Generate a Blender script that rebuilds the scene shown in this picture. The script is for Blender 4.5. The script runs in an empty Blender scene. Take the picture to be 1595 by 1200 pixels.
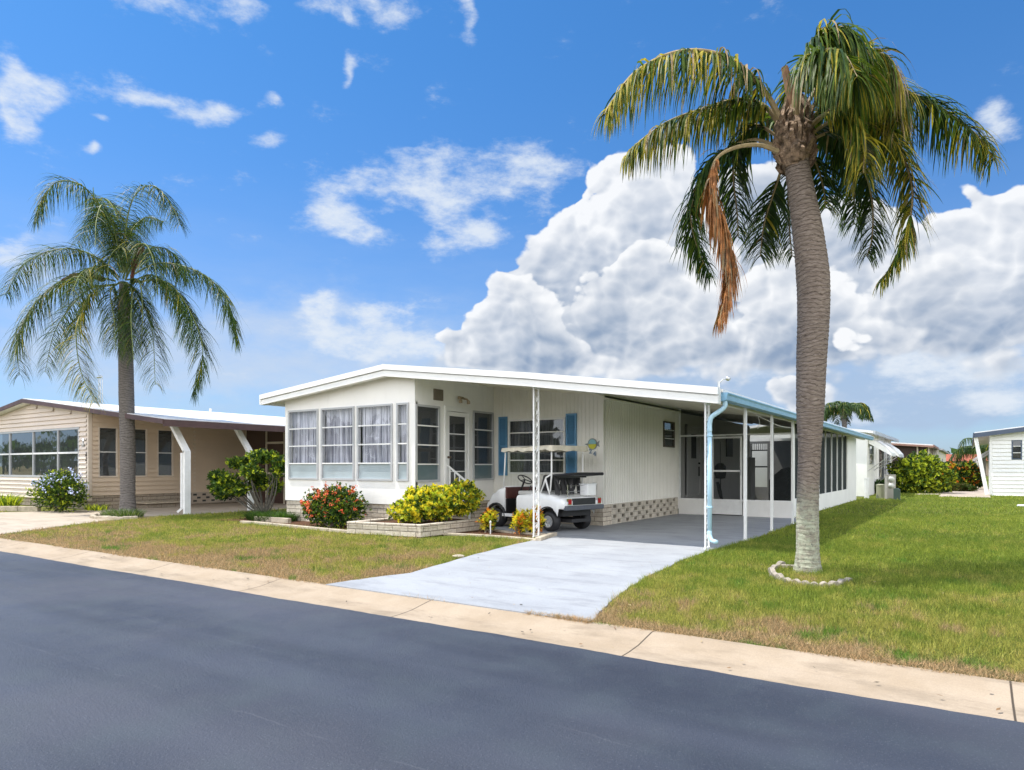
import bpy, math, random
import numpy as np
from mathutils import Vector, Matrix
random.seed(7)
R = math.radians
C = bpy.context.scene
COL = C.collection
# ------------------------------------------------------------------ camera
H = 1.4; FOC = 1063.0; PX = 797.5; HY = 727.0; YAW = R(33.85)
FW = Vector((-math.sin(YAW), math.cos(YAW), 0)); RT = Vector((math.cos(YAW), math.sin(YAW), 0))
cd = bpy.data.cameras.new('camera'); cam = bpy.data.objects.new('camera', cd); COL.objects.link(cam)
cam.location = (0, 0, H); cam.rotation_euler = (R(90), 0, YAW)
cd.sensor_width = 36; cd.lens = 36 * FOC / 1595; cd.shift_y = (HY - 600) / 1595
cd.clip_end = 6000; cd.clip_start = .05
C.camera = cam
# ------------------------------------------------------------------ colour management
C.view_settings.view_transform = 'Standard'; C.view_settings.look = 'None'
C.view_settings.exposure = 0.78; C.view_settings.gamma = 1
# ------------------------------------------------------------------ sun
SD = Vector((-.44, -.19, 1)).normalized()
sl = bpy.data.lights.new('sun', 'SUN'); sl.energy = 3.3; sl.angle = R(.6); sl.color = (1, .955, .88)
so = bpy.data.objects.new('sun', sl); COL.objects.link(so); so.rotation_euler = (-SD).to_track_quat('-Z', 'Y').to_euler()
so.location = (0, 0, 30)
# ------------------------------------------------------------------ world: sky with clouds by direction
W = bpy.data.worlds.new('World'); C.world = W; W.use_nodes = True
nt = W.node_tree; nt.nodes.clear(); NN = nt.nodes; LK = nt.links
def nd(t, **k):
    n = NN.new(t)
    for a, b in k.items(): setattr(n, a, b)
    return n
def inp(n, i, v):
    if isinstance(v, bpy.types.NodeSocket): n.id_data.links.new(v, n.inputs[i])
    else: n.inputs[i].default_value = v
def ma(op, a, b=None, c=None, clamp=False):
    n = nd('ShaderNodeMath', operation=op, use_clamp=clamp); inp(n, 0, a)
    if b is not None: inp(n, 1, b)
    if c is not None: inp(n, 2, c)
    return n.outputs[0]
def vm(op, a, b=None, out=0):
    n = nd('ShaderNodeVectorMath', operation=op); inp(n, 0, a)
    if b is not None: inp(n, 1, b)
    return n.outputs[out]
def smooth(x, a, b, lo=0., hi=1.):
    n = nd('ShaderNodeMapRange', interpolation_type='SMOOTHSTEP'); inp(n, 0, x); inp(n, 1, a); inp(n, 2, b); inp(n, 3, lo); inp(n, 4, hi)
    return n.outputs[0]
def mixc(f, a, b):
    n = nd('ShaderNodeMix', data_type='RGBA'); inp(n, 0, f); inp(n, 6, a); inp(n, 7, b); return n.outputs[2]
tc = nd('ShaderNodeTexCoord').outputs['Generated']
sky = nd('ShaderNodeTexSky', sky_type='NISHITA', sun_disc=False)
sky.sun_elevation = math.asin(SD.z); sky.sun_rotation = math.atan2(SD.x, SD.y) % (2 * math.pi)
sky.air_density = 1.0; sky.dust_density = .6; sky.ozone_density = 3.0
dn = vm('NORMALIZE', tc)
fw_ = vm('DOT_PRODUCT', dn, tuple(FW), 1); rt_ = vm('DOT_PRODUCT', dn, tuple(RT), 1)
az = ma('ARCTAN2', rt_, fw_)
sep = nd('ShaderNodeSeparateXYZ'); inp(sep, 0, dn); dz = sep.outputs[2]
el = ma('ARCSINE', dz)
def noise(vec, sc, det=6, ro=.55, w=None, dist=0):
    n = nd('ShaderNodeTexNoise'); inp(n, 'Vector', vec); inp(n, 'Scale', sc); inp(n, 'Detail', det); inp(n, 'Roughness', ro); inp(n, 'Distortion', dist)
    return n.outputs
dq = vm('MULTIPLY', dn, (1, 1, 1.25))
wn = noise(dq, 7, 3, .6)
wv = vm('SUBTRACT', wn[1], (.5, .5, .5))
cb = nd('ShaderNodeCombineXYZ'); inp(cb, 0, az); inp(cb, 1, el)
uv = vm('ADD', cb.outputs[0], vm('MULTIPLY', wv, (.10, .08, 0)))
def pxdir(x, y):
    k = (x - PX) / FOC
    return math.atan(k), math.atan((HY - y) / FOC / math.sqrt(1 + k * k))
# cloud masses: centre px, half sizes px, weight, softness kind
RELIEF = .95
LAYERS = [
 # (blobs, bottom px, top px, base brightness)
 ([(1180,350,60,50),(1170,300,44,44),(1110,400,90,90),(1230,430,110,110),(1330,400,90,80),(1330,470,110,100),(1440,470,110,80),(1150,500,160,70)], 590, 300, .40),
 ([(1595,350,70,62),(1545,385,66,66),(1490,430,70,62),(1430,400,56,44),(1590,450,110,110),(1500,500,140,80),(1560,400,90,80),(1420,480,100,80)], 640, 320, .46),
 ([(975,290,62,42),(930,335,66,62),(1040,320,60,62),(900,400,66,72),(985,380,110,90),(1060,420,90,110),(860,460,80,66),(1000,480,150,80),(1000,545,170,34)], 590, 250, .58),
 ([(1180,470,62,62),(1215,430,50,40),(1290,480,70,60),(1250,530,110,44),(1170,540,90,36),(1400,540,60,30)], 580, 420, .50),
 ([(990,420,48,44),(1040,415,50,44),(950,470,56,48),(1010,500,90,66),(930,530,80,44),(1080,500,80,66),(1090,550,100,30)], 585, 385, .55),
 ([(760,520,56,36),(800,480,52,44),(850,510,66,58),(730,545,52,34),(880,560,110,28),(790,560,90,28)], 600, 455, .55),
 ([(1245,600,34,34),(1275,620,50,26),(1325,530,34,24)], 650, 530, .62)]
THIN = [(520,330,48,40),(590,300,50,26),(660,275,70,34),(740,285,80,36),(830,255,70,26),(700,345,52,46),(740,375,60,22),(600,240,0,0),
        (640,245,34,14),(545,365,30,20),(270,172,95,13),(345,165,30,12),(180,192,30,8),(30,190,48,40),(20,135,40,45),(80,150,40,22),(369,22,48,22),(500,15,42,18),
        (545,40,10,12),(240,12,80,22),(600,28,44,20),(732,30,16,45),(410,210,30,13),(160,237,15,8),(15,385,45,26),(553,115,10,22),
        (490,485,26,22),(530,520,34,20),(610,480,60,22),(600,520,50,22),(680,545,50,22),(560,540,60,14),(1570,185,40,26),(410,155,18,10),(1450,575,130,34),(1560,620,110,22),(1300,640,90,18),(600,500,40,26),(560,545,60,18),(490,488,24,20),(1450,545,90,40),(1540,560,90,30),(1180,570,60,25)]
def blobs(lst, uvv):
    acc = None
    for (x, y, rx, ry) in lst:
        if rx == 0: continue
        a, e = pxdir(x, y)
        k = (x - PX) / FOC
        sx = 1 / (rx / FOC / (1 + k * k)); sy = 1 / (ry / FOC / math.sqrt(1 + k * k))
        n = nd('ShaderNodeVectorMath', operation='MULTIPLY_ADD'); inp(n, 0, uvv); n.inputs[1].default_value = (sx, sy, 0); n.inputs[2].default_value = (-a * sx, -e * sy, 0)
        l = vm('DOT_PRODUCT', n.outputs[0], n.outputs[0], 1)
        b = ma('EXPONENT', ma('MULTIPLY', l, -1.0))
        acc = b if acc is None else ma('ADD', acc, b)
    return acc
def billow(vec):
    n1 = noise(vec, 7, 8, .6)[0]
    v = nd('ShaderNodeTexVoronoi', feature='F1'); inp(v, 'Vector', vec); inp(v, 'Scale', 13.); inp(v, 'Detail', 2.); inp(v, 'Roughness', .52); inp(v, 'Lacunarity', 2.3)
    d2 = ma('MULTIPLY', v.outputs[0], v.outputs[0])
    return ma('ADD', ma('MULTIPLY', n1, .9), ma('MULTIPLY', ma('SUBTRACT', .45, ma('MULTIPLY', d2, 1.3)), .40))
bq = vm('ADD', dq, vm('MULTIPLY', wv, (.05, .05, .05)))
B0 = billow(bq)
sunoff = (FW * -.1 + RT * -.62 + Vector((0, 0, .78))).normalized() * .013
B1 = billow(vm('ADD', bq, tuple(sunoff)))
thin = blobs(THIN, uv)
base = noise(dq, 3.2, 7, .6)[0]
tn = noise(vm('MULTIPLY', dn, (1, 1, 2.2)), 13, 7, .66)[0]
dt = ma('ADD', ma('MINIMUM', thin, 1.0), ma('MULTIPLY', ma('SUBTRACT', tn, .52), 2.9))
at = ma('MULTIPLY', smooth(dt, .25, 1.4), .9)
# unseen clouds added behind the camera, overbright as fill light on the walls
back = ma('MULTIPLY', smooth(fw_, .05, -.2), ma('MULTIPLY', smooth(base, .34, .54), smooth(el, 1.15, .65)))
relief = ma('MULTIPLY', ma('SUBTRACT', B0, B1), RELIEF)
hs = nd('ShaderNodeHueSaturation'); inp(hs, 'Saturation', 1.0); inp(hs, 'Value', 1.0); inp(hs, 'Color', sky.outputs[0])
SKYS = .098
skc = vm('MULTIPLY', vm('MULTIPLY', hs.outputs[0], (SKYS,) * 3), (1, 1, 1)); skc = vm('MULTIPLY', skc, mixc(smooth(el, .0, .62), (.56, .72, .95, 1), (.34, .76, 1.08, 1)))
# pale veil low in the sky
veil = ma('MULTIPLY', smooth(el, .40, .05), smooth(noise(vm('MULTIPLY', dn, (1, 1, 4)), 4, 5, .6)[0], .35, .75, .3, .85))
c1 = mixc(ma('MULTIPLY', veil, .85), skc, (.28, .36, .50, 1))
LOWB = [(860,575,150,24),(1080,575,200,34),(1300,585,170,50),(1500,575,150,60),(1180,610,90,22),(1420,640,150,22),(700,570,60,14)]
dl_ = ma('ADD', ma('MINIMUM', blobs(LOWB, uv), 1.1), ma('MULTIPLY', ma('SUBTRACT', tn, .5), 1.4))
c1 = mixc(ma('MULTIPLY', smooth(dl_, .1, 1.1), .85), c1, (.25, .325, .44, 1))
HAZ = [(560,520,200,60),(350,560,200,70),(120,560,200,60),(700,590,160,40),(60,420,80,50)]
hz_ = ma('ADD', ma('MINIMUM', blobs(HAZ, uv), 1.1), ma('MULTIPLY', ma('SUBTRACT', tn, .5), 1.6))
c1 = mixc(ma('MULTIPLY', smooth(hz_, .1, 1.5), .62), c1, (.38, .43, .50, 1))
c1 = mixc(at, c1, (.46, .50, .55, 1))
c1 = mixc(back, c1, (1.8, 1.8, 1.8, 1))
nb0 = ma('ADD', ma('MULTIPLY', ma('SUBTRACT', B0, .44), .85), ma('MULTIPLY', ma('SUBTRACT', tn, .5), .34))
lown = noise(vm('ADD', dq, (3, 1, 2)), 5, 5, .55)[0]
for (bl_, yb, yt, br) in LAYERS:
    f = blobs(bl_, uv); dc = ma('ADD', ma('MINIMUM', f, 1.5), nb0)
    eb = pxdir(PX, yb)[1]; et = pxdir(PX, yt)[1]; top = smooth(el, eb, et)
    wd = ma('MULTIPLY_ADD', smooth(top, 0., .45), -.27, .34)
    al = smooth(dc, ma('SUBTRACT', .52, wd), ma('ADD', .52, wd))
    inner = smooth(dc, .5, 1.6)
    lit = ma('ADD', ma('ADD', br + .03, relief), ma('MULTIPLY', top, .52))
    lit = ma('SUBTRACT', lit, ma('MULTIPLY', inner, .46))
    lit = ma('ADD', lit, ma('MULTIPLY', ma('SUBTRACT', lown, .5), 1.1), clamp=True)
    c1 = mixc(ma('MULTIPLY', al, .97), c1, mixc(lit, (.17, .225, .315, 1), (.56, .57, .585, 1)))
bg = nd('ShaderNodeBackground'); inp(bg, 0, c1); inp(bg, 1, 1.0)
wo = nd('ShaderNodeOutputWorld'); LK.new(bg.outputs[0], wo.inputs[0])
W.cycles.sampling_method = 'MANUAL'; W.cycles.sample_map_resolution = 512
# ------------------------------------------------------------------ geometry helpers
def ray(px):
    k = (px - PX) / FOC
    return FW + RT * k
def G(px, py, z=0.):
    d = FOC * (H - z) / (py - HY); v = ray(px) * d
    return Vector((v.x, v.y, z))
def D(px, py, d):
    v = ray(px) * d
    return Vector((v.x, v.y, H + (HY - py) / FOC * d))
def atY(px, Y):
    v = ray(px); return v.x / v.y * Y
def atX(px, X):
    v = ray(px); return v.y / v.x * X
def wpos(o):
    p = Vector((0, 0, 0))
    while o is not None: p = p + Vector(o.location); o = o.parent
    return p
class MB:
    def __init__(s): s.v = []; s.f = []; s.m = []
    def face(s, pts, m=0):
        i = len(s.v); s.v += [tuple(p) for p in pts]; s.f.append(tuple(range(i, i + len(pts)))); s.m.append(m)
    def mesh(s, vs, fs, m=0):
        i = len(s.v); s.v += [tuple(p) for p in vs]
        for f in fs: s.f.append(tuple(j + i for j in f)); s.m.append(m)
    def box(s, x0, x1, y0, y1, z0, z1, m=0):
        x0, x1 = min(x0, x1), max(x0, x1); y0, y1 = min(y0, y1), max(y0, y1); z0, z1 = min(z0, z1), max(z0, z1)
        s.mesh([(x0,y0,z0),(x1,y0,z0),(x1,y1,z0),(x0,y1,z0),(x0,y0,z1),(x1,y0,z1),(x1,y1,z1),(x0,y1,z1)],
               [(0,3,2,1),(4,5,6,7),(0,1,5,4),(1,2,6,5),(2,3,7,6),(3,0,4,7)], m)
    def bar(s, a, b, w, h, m=0, up=(0, 0, 1)):
        a = Vector(a); b = Vector(b); t = (b - a).normalized(); u = Vector(up)
        if abs(t.dot(u)) > .98: u = Vector((0, 1, 0))
        r = t.cross(u).normalized() * w / 2; q = r.cross(t).normalized() * h / 2
        s.mesh([a-r-q,a+r-q,a+r+q,a-r+q,b-r-q,b+r-q,b+r+q,b-r+q], [(0,3,2,1),(4,5,6,7),(0,1,5,4),(1,2,6,5),(2,3,7,6),(3,0,4,7)], m)
    def tube(s, pts, rad, n=8, m=0, cap=True):
        pts = [Vector(p) for p in pts]; K = len(pts)
        if not hasattr(rad, '__len__'): rad = [rad] * K
        up = Vector((0, 0, 1)); t0 = (pts[1] - pts[0]).normalized()
        if abs(t0.z) > .9: up = Vector((1, 0, 0))
        r = t0.cross(up).normalized(); i0 = len(s.v)
        for i, p in enumerate(pts):
            t = (pts[min(i + 1, K - 1)] - pts[max(i - 1, 0)]).normalized()
            r = (r - t * r.dot(t)).normalized(); q = t.cross(r)
            for j in range(n):
                a = 2 * math.pi * j / n; s.v.append(tuple(p + (r * math.cos(a) + q * math.sin(a)) * rad[i]))
        for i in range(K - 1):
            for j in range(n):
                a = i0 + i * n + j; b = i0 + i * n + (j + 1) % n
                s.f.append((a, b, b + n, a + n)); s.m.append(m)
        if cap:
            s.f.append(tuple(i0 + j for j in range(n - 1, -1, -1))); s.m.append(m)
            s.f.append(tuple(i0 + (K - 1) * n + j for j in range(n))); s.m.append(m)
    def lathe(s, c, prof, n=20, m=0, axis='z'):
        i0 = len(s.v); c = Vector(c)
        for (r, h) in prof:
            for j in range(n):
                a = 2 * math.pi * j / n; x, y = r * math.cos(a), r * math.sin(a)
                p = {'z': (x, y, h), 'y': (x, h, y), 'x': (h, x, y)}[axis]
                s.v.append(tuple(c + Vector(p)))
        for i in range(len(prof) - 1):
            for j in range(n):
                a = i0 + i * n + j; b = i0 + i * n + (j + 1) % n
                s.f.append((a, b, b + n, a + n)); s.m.append(m)
    def prism(s, poly, d, m=0, cap=True):
        n = len(poly); d = Vector(d); a = [Vector(p) for p in poly]; b = [p + d for p in a]
        s.mesh(a + b, ([tuple(range(n - 1, -1, -1)), tuple(range(n, 2 * n))] if cap else []) + [(i, (i + 1) % n, (i + 1) % n + n, i + n) for i in range(n)], m)
    def xf(s, M, start=0):
        for i in range(start, len(s.v)): s.v[i] = tuple(M @ Vector(s.v[i]))
        return s
    def build(s, name, mats, parent=None, smooth=False, loc=None, bevel=0):
        if not isinstance(mats, (list, tuple)): mats = [mats]
        me = bpy.data.meshes.new(name); o = bpy.data.objects.new(name, me); COL.objects.link(o)
        off = Vector((0, 0, 0))
        if parent is not None: o.parent = parent; off = wpos(parent)
        elif loc is not None: o.location = loc; off = Vector(loc)
        vs = [(x - off.x, y - off.y, z - off.z) for (x, y, z) in s.v]
        me.from_pydata(vs, [], s.f)
        for mt in mats: me.materials.append(mt)
        if len(mats) > 1: me.polygons.foreach_set('material_index', s.m)
        if smooth: me.polygons.foreach_set('use_smooth', [True] * len(s.f))
        me.update()
        if bevel:
            b = o.modifiers.new('bevel', 'BEVEL'); b.width = bevel; b.segments = 2; b.limit_method = 'ANGLE'
        return o
def tag(o, label=None, cat=None, group=None, kind=None):
    if label: o['label'] = label
    if cat: o['category'] = cat
    if group: o['group'] = group
    if kind: o['kind'] = kind
    return o
def thing(name, loc, label, cat, group=None, rz=0):
    o = bpy.data.objects.new(name, None); COL.objects.link(o); o.location = loc; o.empty_display_size = .2
    o.rotation_euler = (0, 0, rz)
    return tag(o, label, cat, group)
def copy_tree(o, parent=None):
    c = o.copy(); COL.objects.link(c); c.parent = parent
    for ch in list(o.children): copy_tree(ch, c)
    return c
def spline(pts, n=8):
    pts = [Vector(p) for p in pts]; P = [pts[0] * 2 - pts[1]] + pts + [pts[-1] * 2 - pts[-2]]; out = []
    for i in range(1, len(P) - 2):
        for j in range(n):
            t = j / n; a, b, c, d = P[i-1], P[i], P[i+1], P[i+2]
            out.append(.5 * ((2*b) + (c-a)*t + (2*a-5*b+4*c-d)*t*t + (3*b-a-3*c+d)*t**3))
    out.append(pts[-1]); return out
# ------------------------------------------------------------------ materials
MT = {}
def newmat(name):
    global nt, NN, LK
    m = bpy.data.materials.new(name); m.use_nodes = True; nt = m.node_tree; NN = nt.nodes; LK = nt.links; NN.clear()
    MT[name] = m; return m
def finish(sh, disp=None):
    o = nd('ShaderNodeOutputMaterial'); LK.new(sh, o.inputs[0])
def bsdf(col, rough=.6, metal=0, spec=.5, normal=None, **k):
    b = nd('ShaderNodeBsdfPrincipled'); inp(b, 'Base Color', col); inp(b, 'Roughness', rough); inp(b, 'Metallic', metal); inp(b, 'Specular IOR Level', spec)
    for a, v in k.items(): inp(b, a.replace('_', ' '), v)
    if normal is not None: LK.new(normal, b.inputs['Normal'])
    return b.outputs[0]
def bump(h, dist=.01, st=1.):
    n = nd('ShaderNodeBump'); inp(n, 'Strength', st); inp(n, 'Distance', dist); inp(n, 'Height', h); return n.outputs[0]
def c4(c): return (c[0], c[1], c[2], 1)
def pos(): return nd('ShaderNodeNewGeometry').outputs['Position']
def mat(name, col, rough=.6, var=.08, vs=3., bmp=0., bs=60., spec=.5, metal=0, dirt=0.):
    m = newmat(name); p = pos()
    f = noise(p, vs, 5, .6)[0]
    c = mixc(smooth(f, .3, .7), c4([x * (1 - var) for x in col]), c4([min(1, x * (1 + var * .6)) for x in col]))
    if dirt:
        f2 = noise(vm('MULTIPLY', p, (1, 1, .25)), vs * 4, 6, .7)[0]
        c = mixc(ma('MULTIPLY', smooth(f2, .52, .75), dirt), c, c4([col[0] * .6, col[1] * .57, col[2] * .5]))
    nrm = bump(noise(p, bs, 4, .6)[0], bmp) if bmp else None
    finish(bsdf(c, rough, metal, spec, nrm)); return m
def glass(name, tint=(.55, .6, .6), refl=1.0, rough=.01, dust=0, dustc=(.12, .125, .13)):
    m = newmat(name)
    t = nd('ShaderNodeBsdfTransparent'); t.inputs[0].default_value = c4(tint)
    g = nd('ShaderNodeBsdfGlossy'); g.inputs[0].default_value = (.9, .95, 1, 1); g.inputs[1].default_value = rough
    nrm = bump(noise(pos(), 1.3, 2, .5)[0], .02, .25); LK.new(nrm, g.inputs['Normal'])
    lw = nd('ShaderNodeLayerWeight'); lw.inputs[0].default_value = .5; fz = ma('ADD', .045, ma('MULTIPLY', ma('POWER', lw.outputs[1], 4.), .95))
    if dust:
        df = nd('ShaderNodeBsdfDiffuse'); df.inputs[0].default_value = c4(dustc); m2 = nd('ShaderNodeMixShader'); m2.inputs[0].default_value = dust
        LK.new(t.outputs[0], m2.inputs[1]); LK.new(df.outputs[0], m2.inputs[2]); t = m2
    mx = nd('ShaderNodeMixShader'); LK.new(ma('MULTIPLY', fz, refl, clamp=True), mx.inputs[0]); LK.new(t.outputs[0], mx.inputs[1]); LK.new(g.outputs[0], mx.inputs[2])
    finish(mx.outputs[0]); return m
def screenmat(name, col, op):
    m = newmat(name)
    t = nd('ShaderNodeBsdfTransparent'); d = nd('ShaderNodeBsdfDiffuse'); d.inputs[0].default_value = c4(col)
    mx = nd('ShaderNodeMixShader'); mx.inputs[0].default_value = op; LK.new(t.outputs[0], mx.inputs[1]); LK.new(d.outputs[0], mx.inputs[2]); finish(mx.outputs[0]); return m
def leafmat(name, col, trans=.35, var=.3, rough=.5, vs=9.):
    m = newmat(name); p = pos()
    f = noise(p, vs, 3, .6)[0]
    c = mixc(smooth(f, .3, .7), c4([x * (1 - var) for x in col]), c4([x * (1 + var) for x in col]))
    b = bsdf(c, rough, 0, .22)
    t = nd('ShaderNodeBsdfTranslucent'); LK.new(vm('MULTIPLY', c, (1.5, 1.5, .8)), t.inputs[0])
    mx = nd('ShaderNodeMixShader'); mx.inputs[0].default_value = trans; LK.new(b, mx.inputs[1]); LK.new(t.outputs[0], mx.inputs[2]); finish(mx.outputs[0]); return m
def brickmat(name, c1, c2, mortar, bw=.4, bh=.1, rough=.85, rock=.02):
    m = newmat(name); p = pos(); s = nd('ShaderNodeSeparateXYZ'); inp(s, 0, p)
    cbn = nd('ShaderNodeCombineXYZ'); inp(cbn, 0, ma('ADD', s.outputs[0], s.outputs[1])); inp(cbn, 1, s.outputs[2])
    b = nd('ShaderNodeTexBrick'); inp(b, 'Vector', cbn.outputs[0]); inp(b, 'Scale', 1.); b.inputs['Brick Width'].default_value = bw; b.inputs['Row Height'].default_value = bh
    b.inputs['Mortar Size'].default_value = .007; b.inputs['Mortar Smooth'].default_value = .3
    inp(b, 'Color1', c4(c1)); inp(b, 'Color2', c4(c2)); inp(b, 'Mortar', c4(mortar)); b.inputs['Bias'].default_value = -.1
    f = noise(p, 14, 6, .7)[0]
    c = mixc(smooth(f, .35, .75), b.outputs[0], vm('MULTIPLY', b.outputs[0], (.72, .68, .62)))
    h = ma('ADD', ma('MULTIPLY', b.outputs['Fac'], -1.), ma('MULTIPLY', f, .9))
    finish(bsdf(c, rough, 0, .2, bump(h, rock))); return m
white = mat('white_paint', (.87, .86, .83), .45, .05, 1.2, 0, 60, dirt=.12)
trim = mat('white_trim', (.82, .82, .80), .35, .04, 2, dirt=.08)
stucco = mat('white_panel', (.87, .855, .82), .6, .03, 1.5, .0015, 90, dirt=.1)
ribbed = mat('cream_siding', (.84, .82, .76), .5, .05, 1.2, dirt=.12)
alum = mat('aluminium', (.55, .56, .57), .35, .1, 8, metal=.6)
bluep = mat('blue_paint', (.12, .30, .50), .5, .1, 3)
bluegut = mat('blue_gutter', (.20, .40, .58), .4, .1, 3, dirt=.1)
bluepipe = mat('pale_blue_downspout', (.46, .68, .82), .4, .08, 3, dirt=.1)
roofw = mat('white_roof', (.74, .74, .73), .6, .08, 1.5, dirt=.2)
pan = mat('cream_ceiling', (.78, .75, .66), .5, .08, 2)
gls = glass('window_glass', (.88, .90, .93), 1.2); glsd = glass('screened_glass', (.5, .54, .54), 1.5, .02, .55, (.085, .09, .095))
frameg = mat('grey_window_frame', (.46, .47, .48), .4, .06, 4)
aqua = mat('frosted_aqua_glass', (.40, .47, .50), .15, .12, 1.5, spec=.8)
aquad = mat('dim_aqua_glass', (.12, .17, .18), .12, .1, 1.5, spec=.8)
m = newmat('sheer_curtain'); q = vm('MULTIPLY', pos(), (1, 1, .03)); f = noise(q, 17, 4, .7)[0]
finish(bsdf(mixc(smooth(f, .38, .62), (.26, .26, .30, 1), (.78, .77, .82, 1)), .9)); curt = m
darkin = mat('dark_interior', (.06, .06, .06), .9)
scr = screenmat('screen_mesh', (.05, .055, .055), .42)
scrd = screenmat('dark_screen_mesh', (.05, .058, .058), .88)
taupe = mat('taupe_vent', (.20, .17, .13), .6)
black = mat('black_rubber', (.02, .02, .022), .6, .2, 20)
blackv = mat('black_vinyl', (.018, .018, .02), .4, .2, 10)
skirtm = brickmat('split_face_stone', (.70, .63, .53), (.56, .50, .42), (.24, .20, .16), .42, .105)
blockm = mat('decorative_block', (.52, .47, .39), .9, .2, 6, .006, 60)
edgem = mat('edging_concrete', (.38, .33, .27), .9, .35, 9, .01, 50)
capm = mat('stone_cap', (.50, .43, .33), .9, .25, 5, .006, 50)
metalw = mat('white_metal', (.84, .84, .83), .35, .06, 6)
# ------------------------------------------------------------------ ground, road, kerb, drives
def lawncol(p):
    s = nd('ShaderNodeSeparateXYZ'); inp(s, 0, p); X, Y = s.outputs[0], s.outputs[1]
    q = vm('MULTIPLY', p, (1, 1, 0))
    n1 = noise(q, .9, 5, .65)[0]; n2 = noise(q, 4.5, 4, .6)[0]; n3 = noise(q, .35, 3, .5)[0]
    edge = smooth(Y, 7.6, 5.5)
    kerb = smooth(Y, 5.85, 5.5)
    leftw = smooth(X, -4.6, -5.2, 0., .10)
    dry = ma('ADD', ma('ADD', ma('MULTIPLY', n1, 1.05), ma('MULTIPLY', n2, .62)), ma('ADD', ma('MULTIPLY', edge, .20), ma('ADD', leftw, ma('MULTIPLY', kerb, .28))))
    far = smooth(Y, 8.5, 12, 0., .13)
    dry = ma('SUBTRACT', dry, far)
    brown = smooth(dry, .95, 1.05); yel = smooth(dry, .72, 1.0)
    g = mixc(smooth(ma('ADD', ma('MULTIPLY', n2, .5), ma('MULTIPLY', n3, .5)), .35, .62), (.155, .225, .030, 1), (.27, .33, .048, 1))
    g = mixc(ma('MULTIPLY', yel, .8), g, (.43, .39, .10, 1))
    g = mixc(brown, g, (.44, .315, .17, 1))
    return mixc(smooth(ma('ADD', noise(q, 1.6, 4, .65)[0], ma('MULTIPLY', edge, .03)), .58, .66), g, (.13, .24, .03, 1)), brown
m = newmat('lawn'); p = pos(); c, br = lawncol(p)
n = noise(p, 55, 5, .75)[0]
c = mixc(smooth(n, .35, .7), (.085, .085, .025, 1), vm('MULTIPLY', c, (.85, .85, .85)))
finish(bsdf(c, .95, 0, .1, bump(n, .03)))
m = newmat('grass_blade'); p = pos(); c, br = lawncol(p)
n = noise(vm('MULTIPLY', p, (1, 1, .3)), 70, 2, .6)[0]
c = mixc(smooth(n, .35, .65), vm('MULTIPLY', c, (.50, .60, .55)), vm('MULTIPLY', c, (1.6, 1.45, 1.4)))
b = bsdf(c, .6, 0, .25); t = nd('ShaderNodeBsdfTranslucent'); LK.new(c, t.inputs[0])
mx = nd('ShaderNodeMixShader'); mx.inputs[0].default_value = .35; LK.new(b, mx.inputs[1]); LK.new(t.outputs[0], mx.inputs[2]); finish(mx.outputs[0])
m = newmat('asphalt'); p = pos()
q = vm('MULTIPLY', p, (.22, 1.6, 1)); big = noise(q, .8, 5, .55)[0]; med = noise(p, 2.2, 5, .6)[0]; fine = noise(p, 85, 4, .8)[0]; pat = noise(p, .35, 3, .5)[0]
c = mixc(smooth(big, .3, .7), (.024, .031, .048, 1), (.046, .055, .078, 1))
c = mixc(ma('MULTIPLY', smooth(pat, .45, .65), .4), c, (.082, .082, .098, 1))
c = mixc(smooth(med, .4, .75, 0., .35), c, (.055, .075, .088, 1))
sp = smooth(fine, .58, .68, 0., .7); c = mixc(sp, c, (.20, .22, .26, 1)); dk = smooth(fine, .40, .30, 0., .6); c = mixc(dk, c, (.02, .025, .04, 1))
# fine pale hairline cracks
s = nd('ShaderNodeSeparateXYZ'); inp(s, 0, p)
wob = ma('MULTIPLY', ma('SUBTRACT', noise(p, 1.1, 6, .65)[0], .5), .22)
def crack(y0, sl, w):
    l = ma('ABSOLUTE', ma('SUBTRACT', ma('ADD', s.outputs[1], wob), ma('ADD', y0, ma('MULTIPLY', s.outputs[0], sl))))
    return smooth(l, w, 0.)
ck = ma('MULTIPLY', ma('MAXIMUM', crack(2.55, .02, .012), crack(3.3, -.03, .008)), smooth(noise(p, 2.5, 4, .6)[0], .44, .6))
c = mixc(ma('MULTIPLY', ck, .16), c, (.22, .23, .25, 1))
finish(bsdf(c, smooth(med, .3, .7, .5, .66), 0, .45, bump(ma('ADD', fine, ma('MULTIPLY', noise(p, 45, 3, .6)[0], .8)), .006)))
def conc(name, c1, c2, c3, joint=None, vs=1.5, bd=.003):
    m = newmat(name); p = pos(); f = noise(p, vs, 6, .65)[0]; g = noise(p, 90, 4, .7)[0]; st = noise(vm('MULTIPLY', p, (.5, 1.4, 1)), 2.2, 7, .7)[0]
    c = mixc(smooth(f, .3, .7), c4(c1), c4(c2)); c = mixc(smooth(st, .47, .70, 0., .8), c, c4(c3))
    c = mixc(smooth(g, .35, .65, .16, 0.), c, (.1, .09, .08, 1))
    if joint:
        s = nd('ShaderNodeSeparateXYZ'); inp(s, 0, p)
        fr = ma('ABSOLUTE', ma('SUBTRACT', ma('FRACT', ma('DIVIDE', ma('ADD', s.outputs[0], joint[1] + joint[0] * 40.5), joint[0])), .5))
        jm = smooth(fr, .009 / joint[0], .004 / joint[0]); c = mixc(jm, c, (.07, .055, .04, 1))
    finish(bsdf(c, .85, 0, .25, bump(g, bd))); return m
conc('gutter_concrete', (.38, .295, .205), (.45, .36, .265), (.26, .205, .145), (2.46, -.22))
conc('driveway_concrete', (.34, .355, .38), (.405, .42, .44), (.27, .28, .30), None, 1.0, .002)
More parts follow.
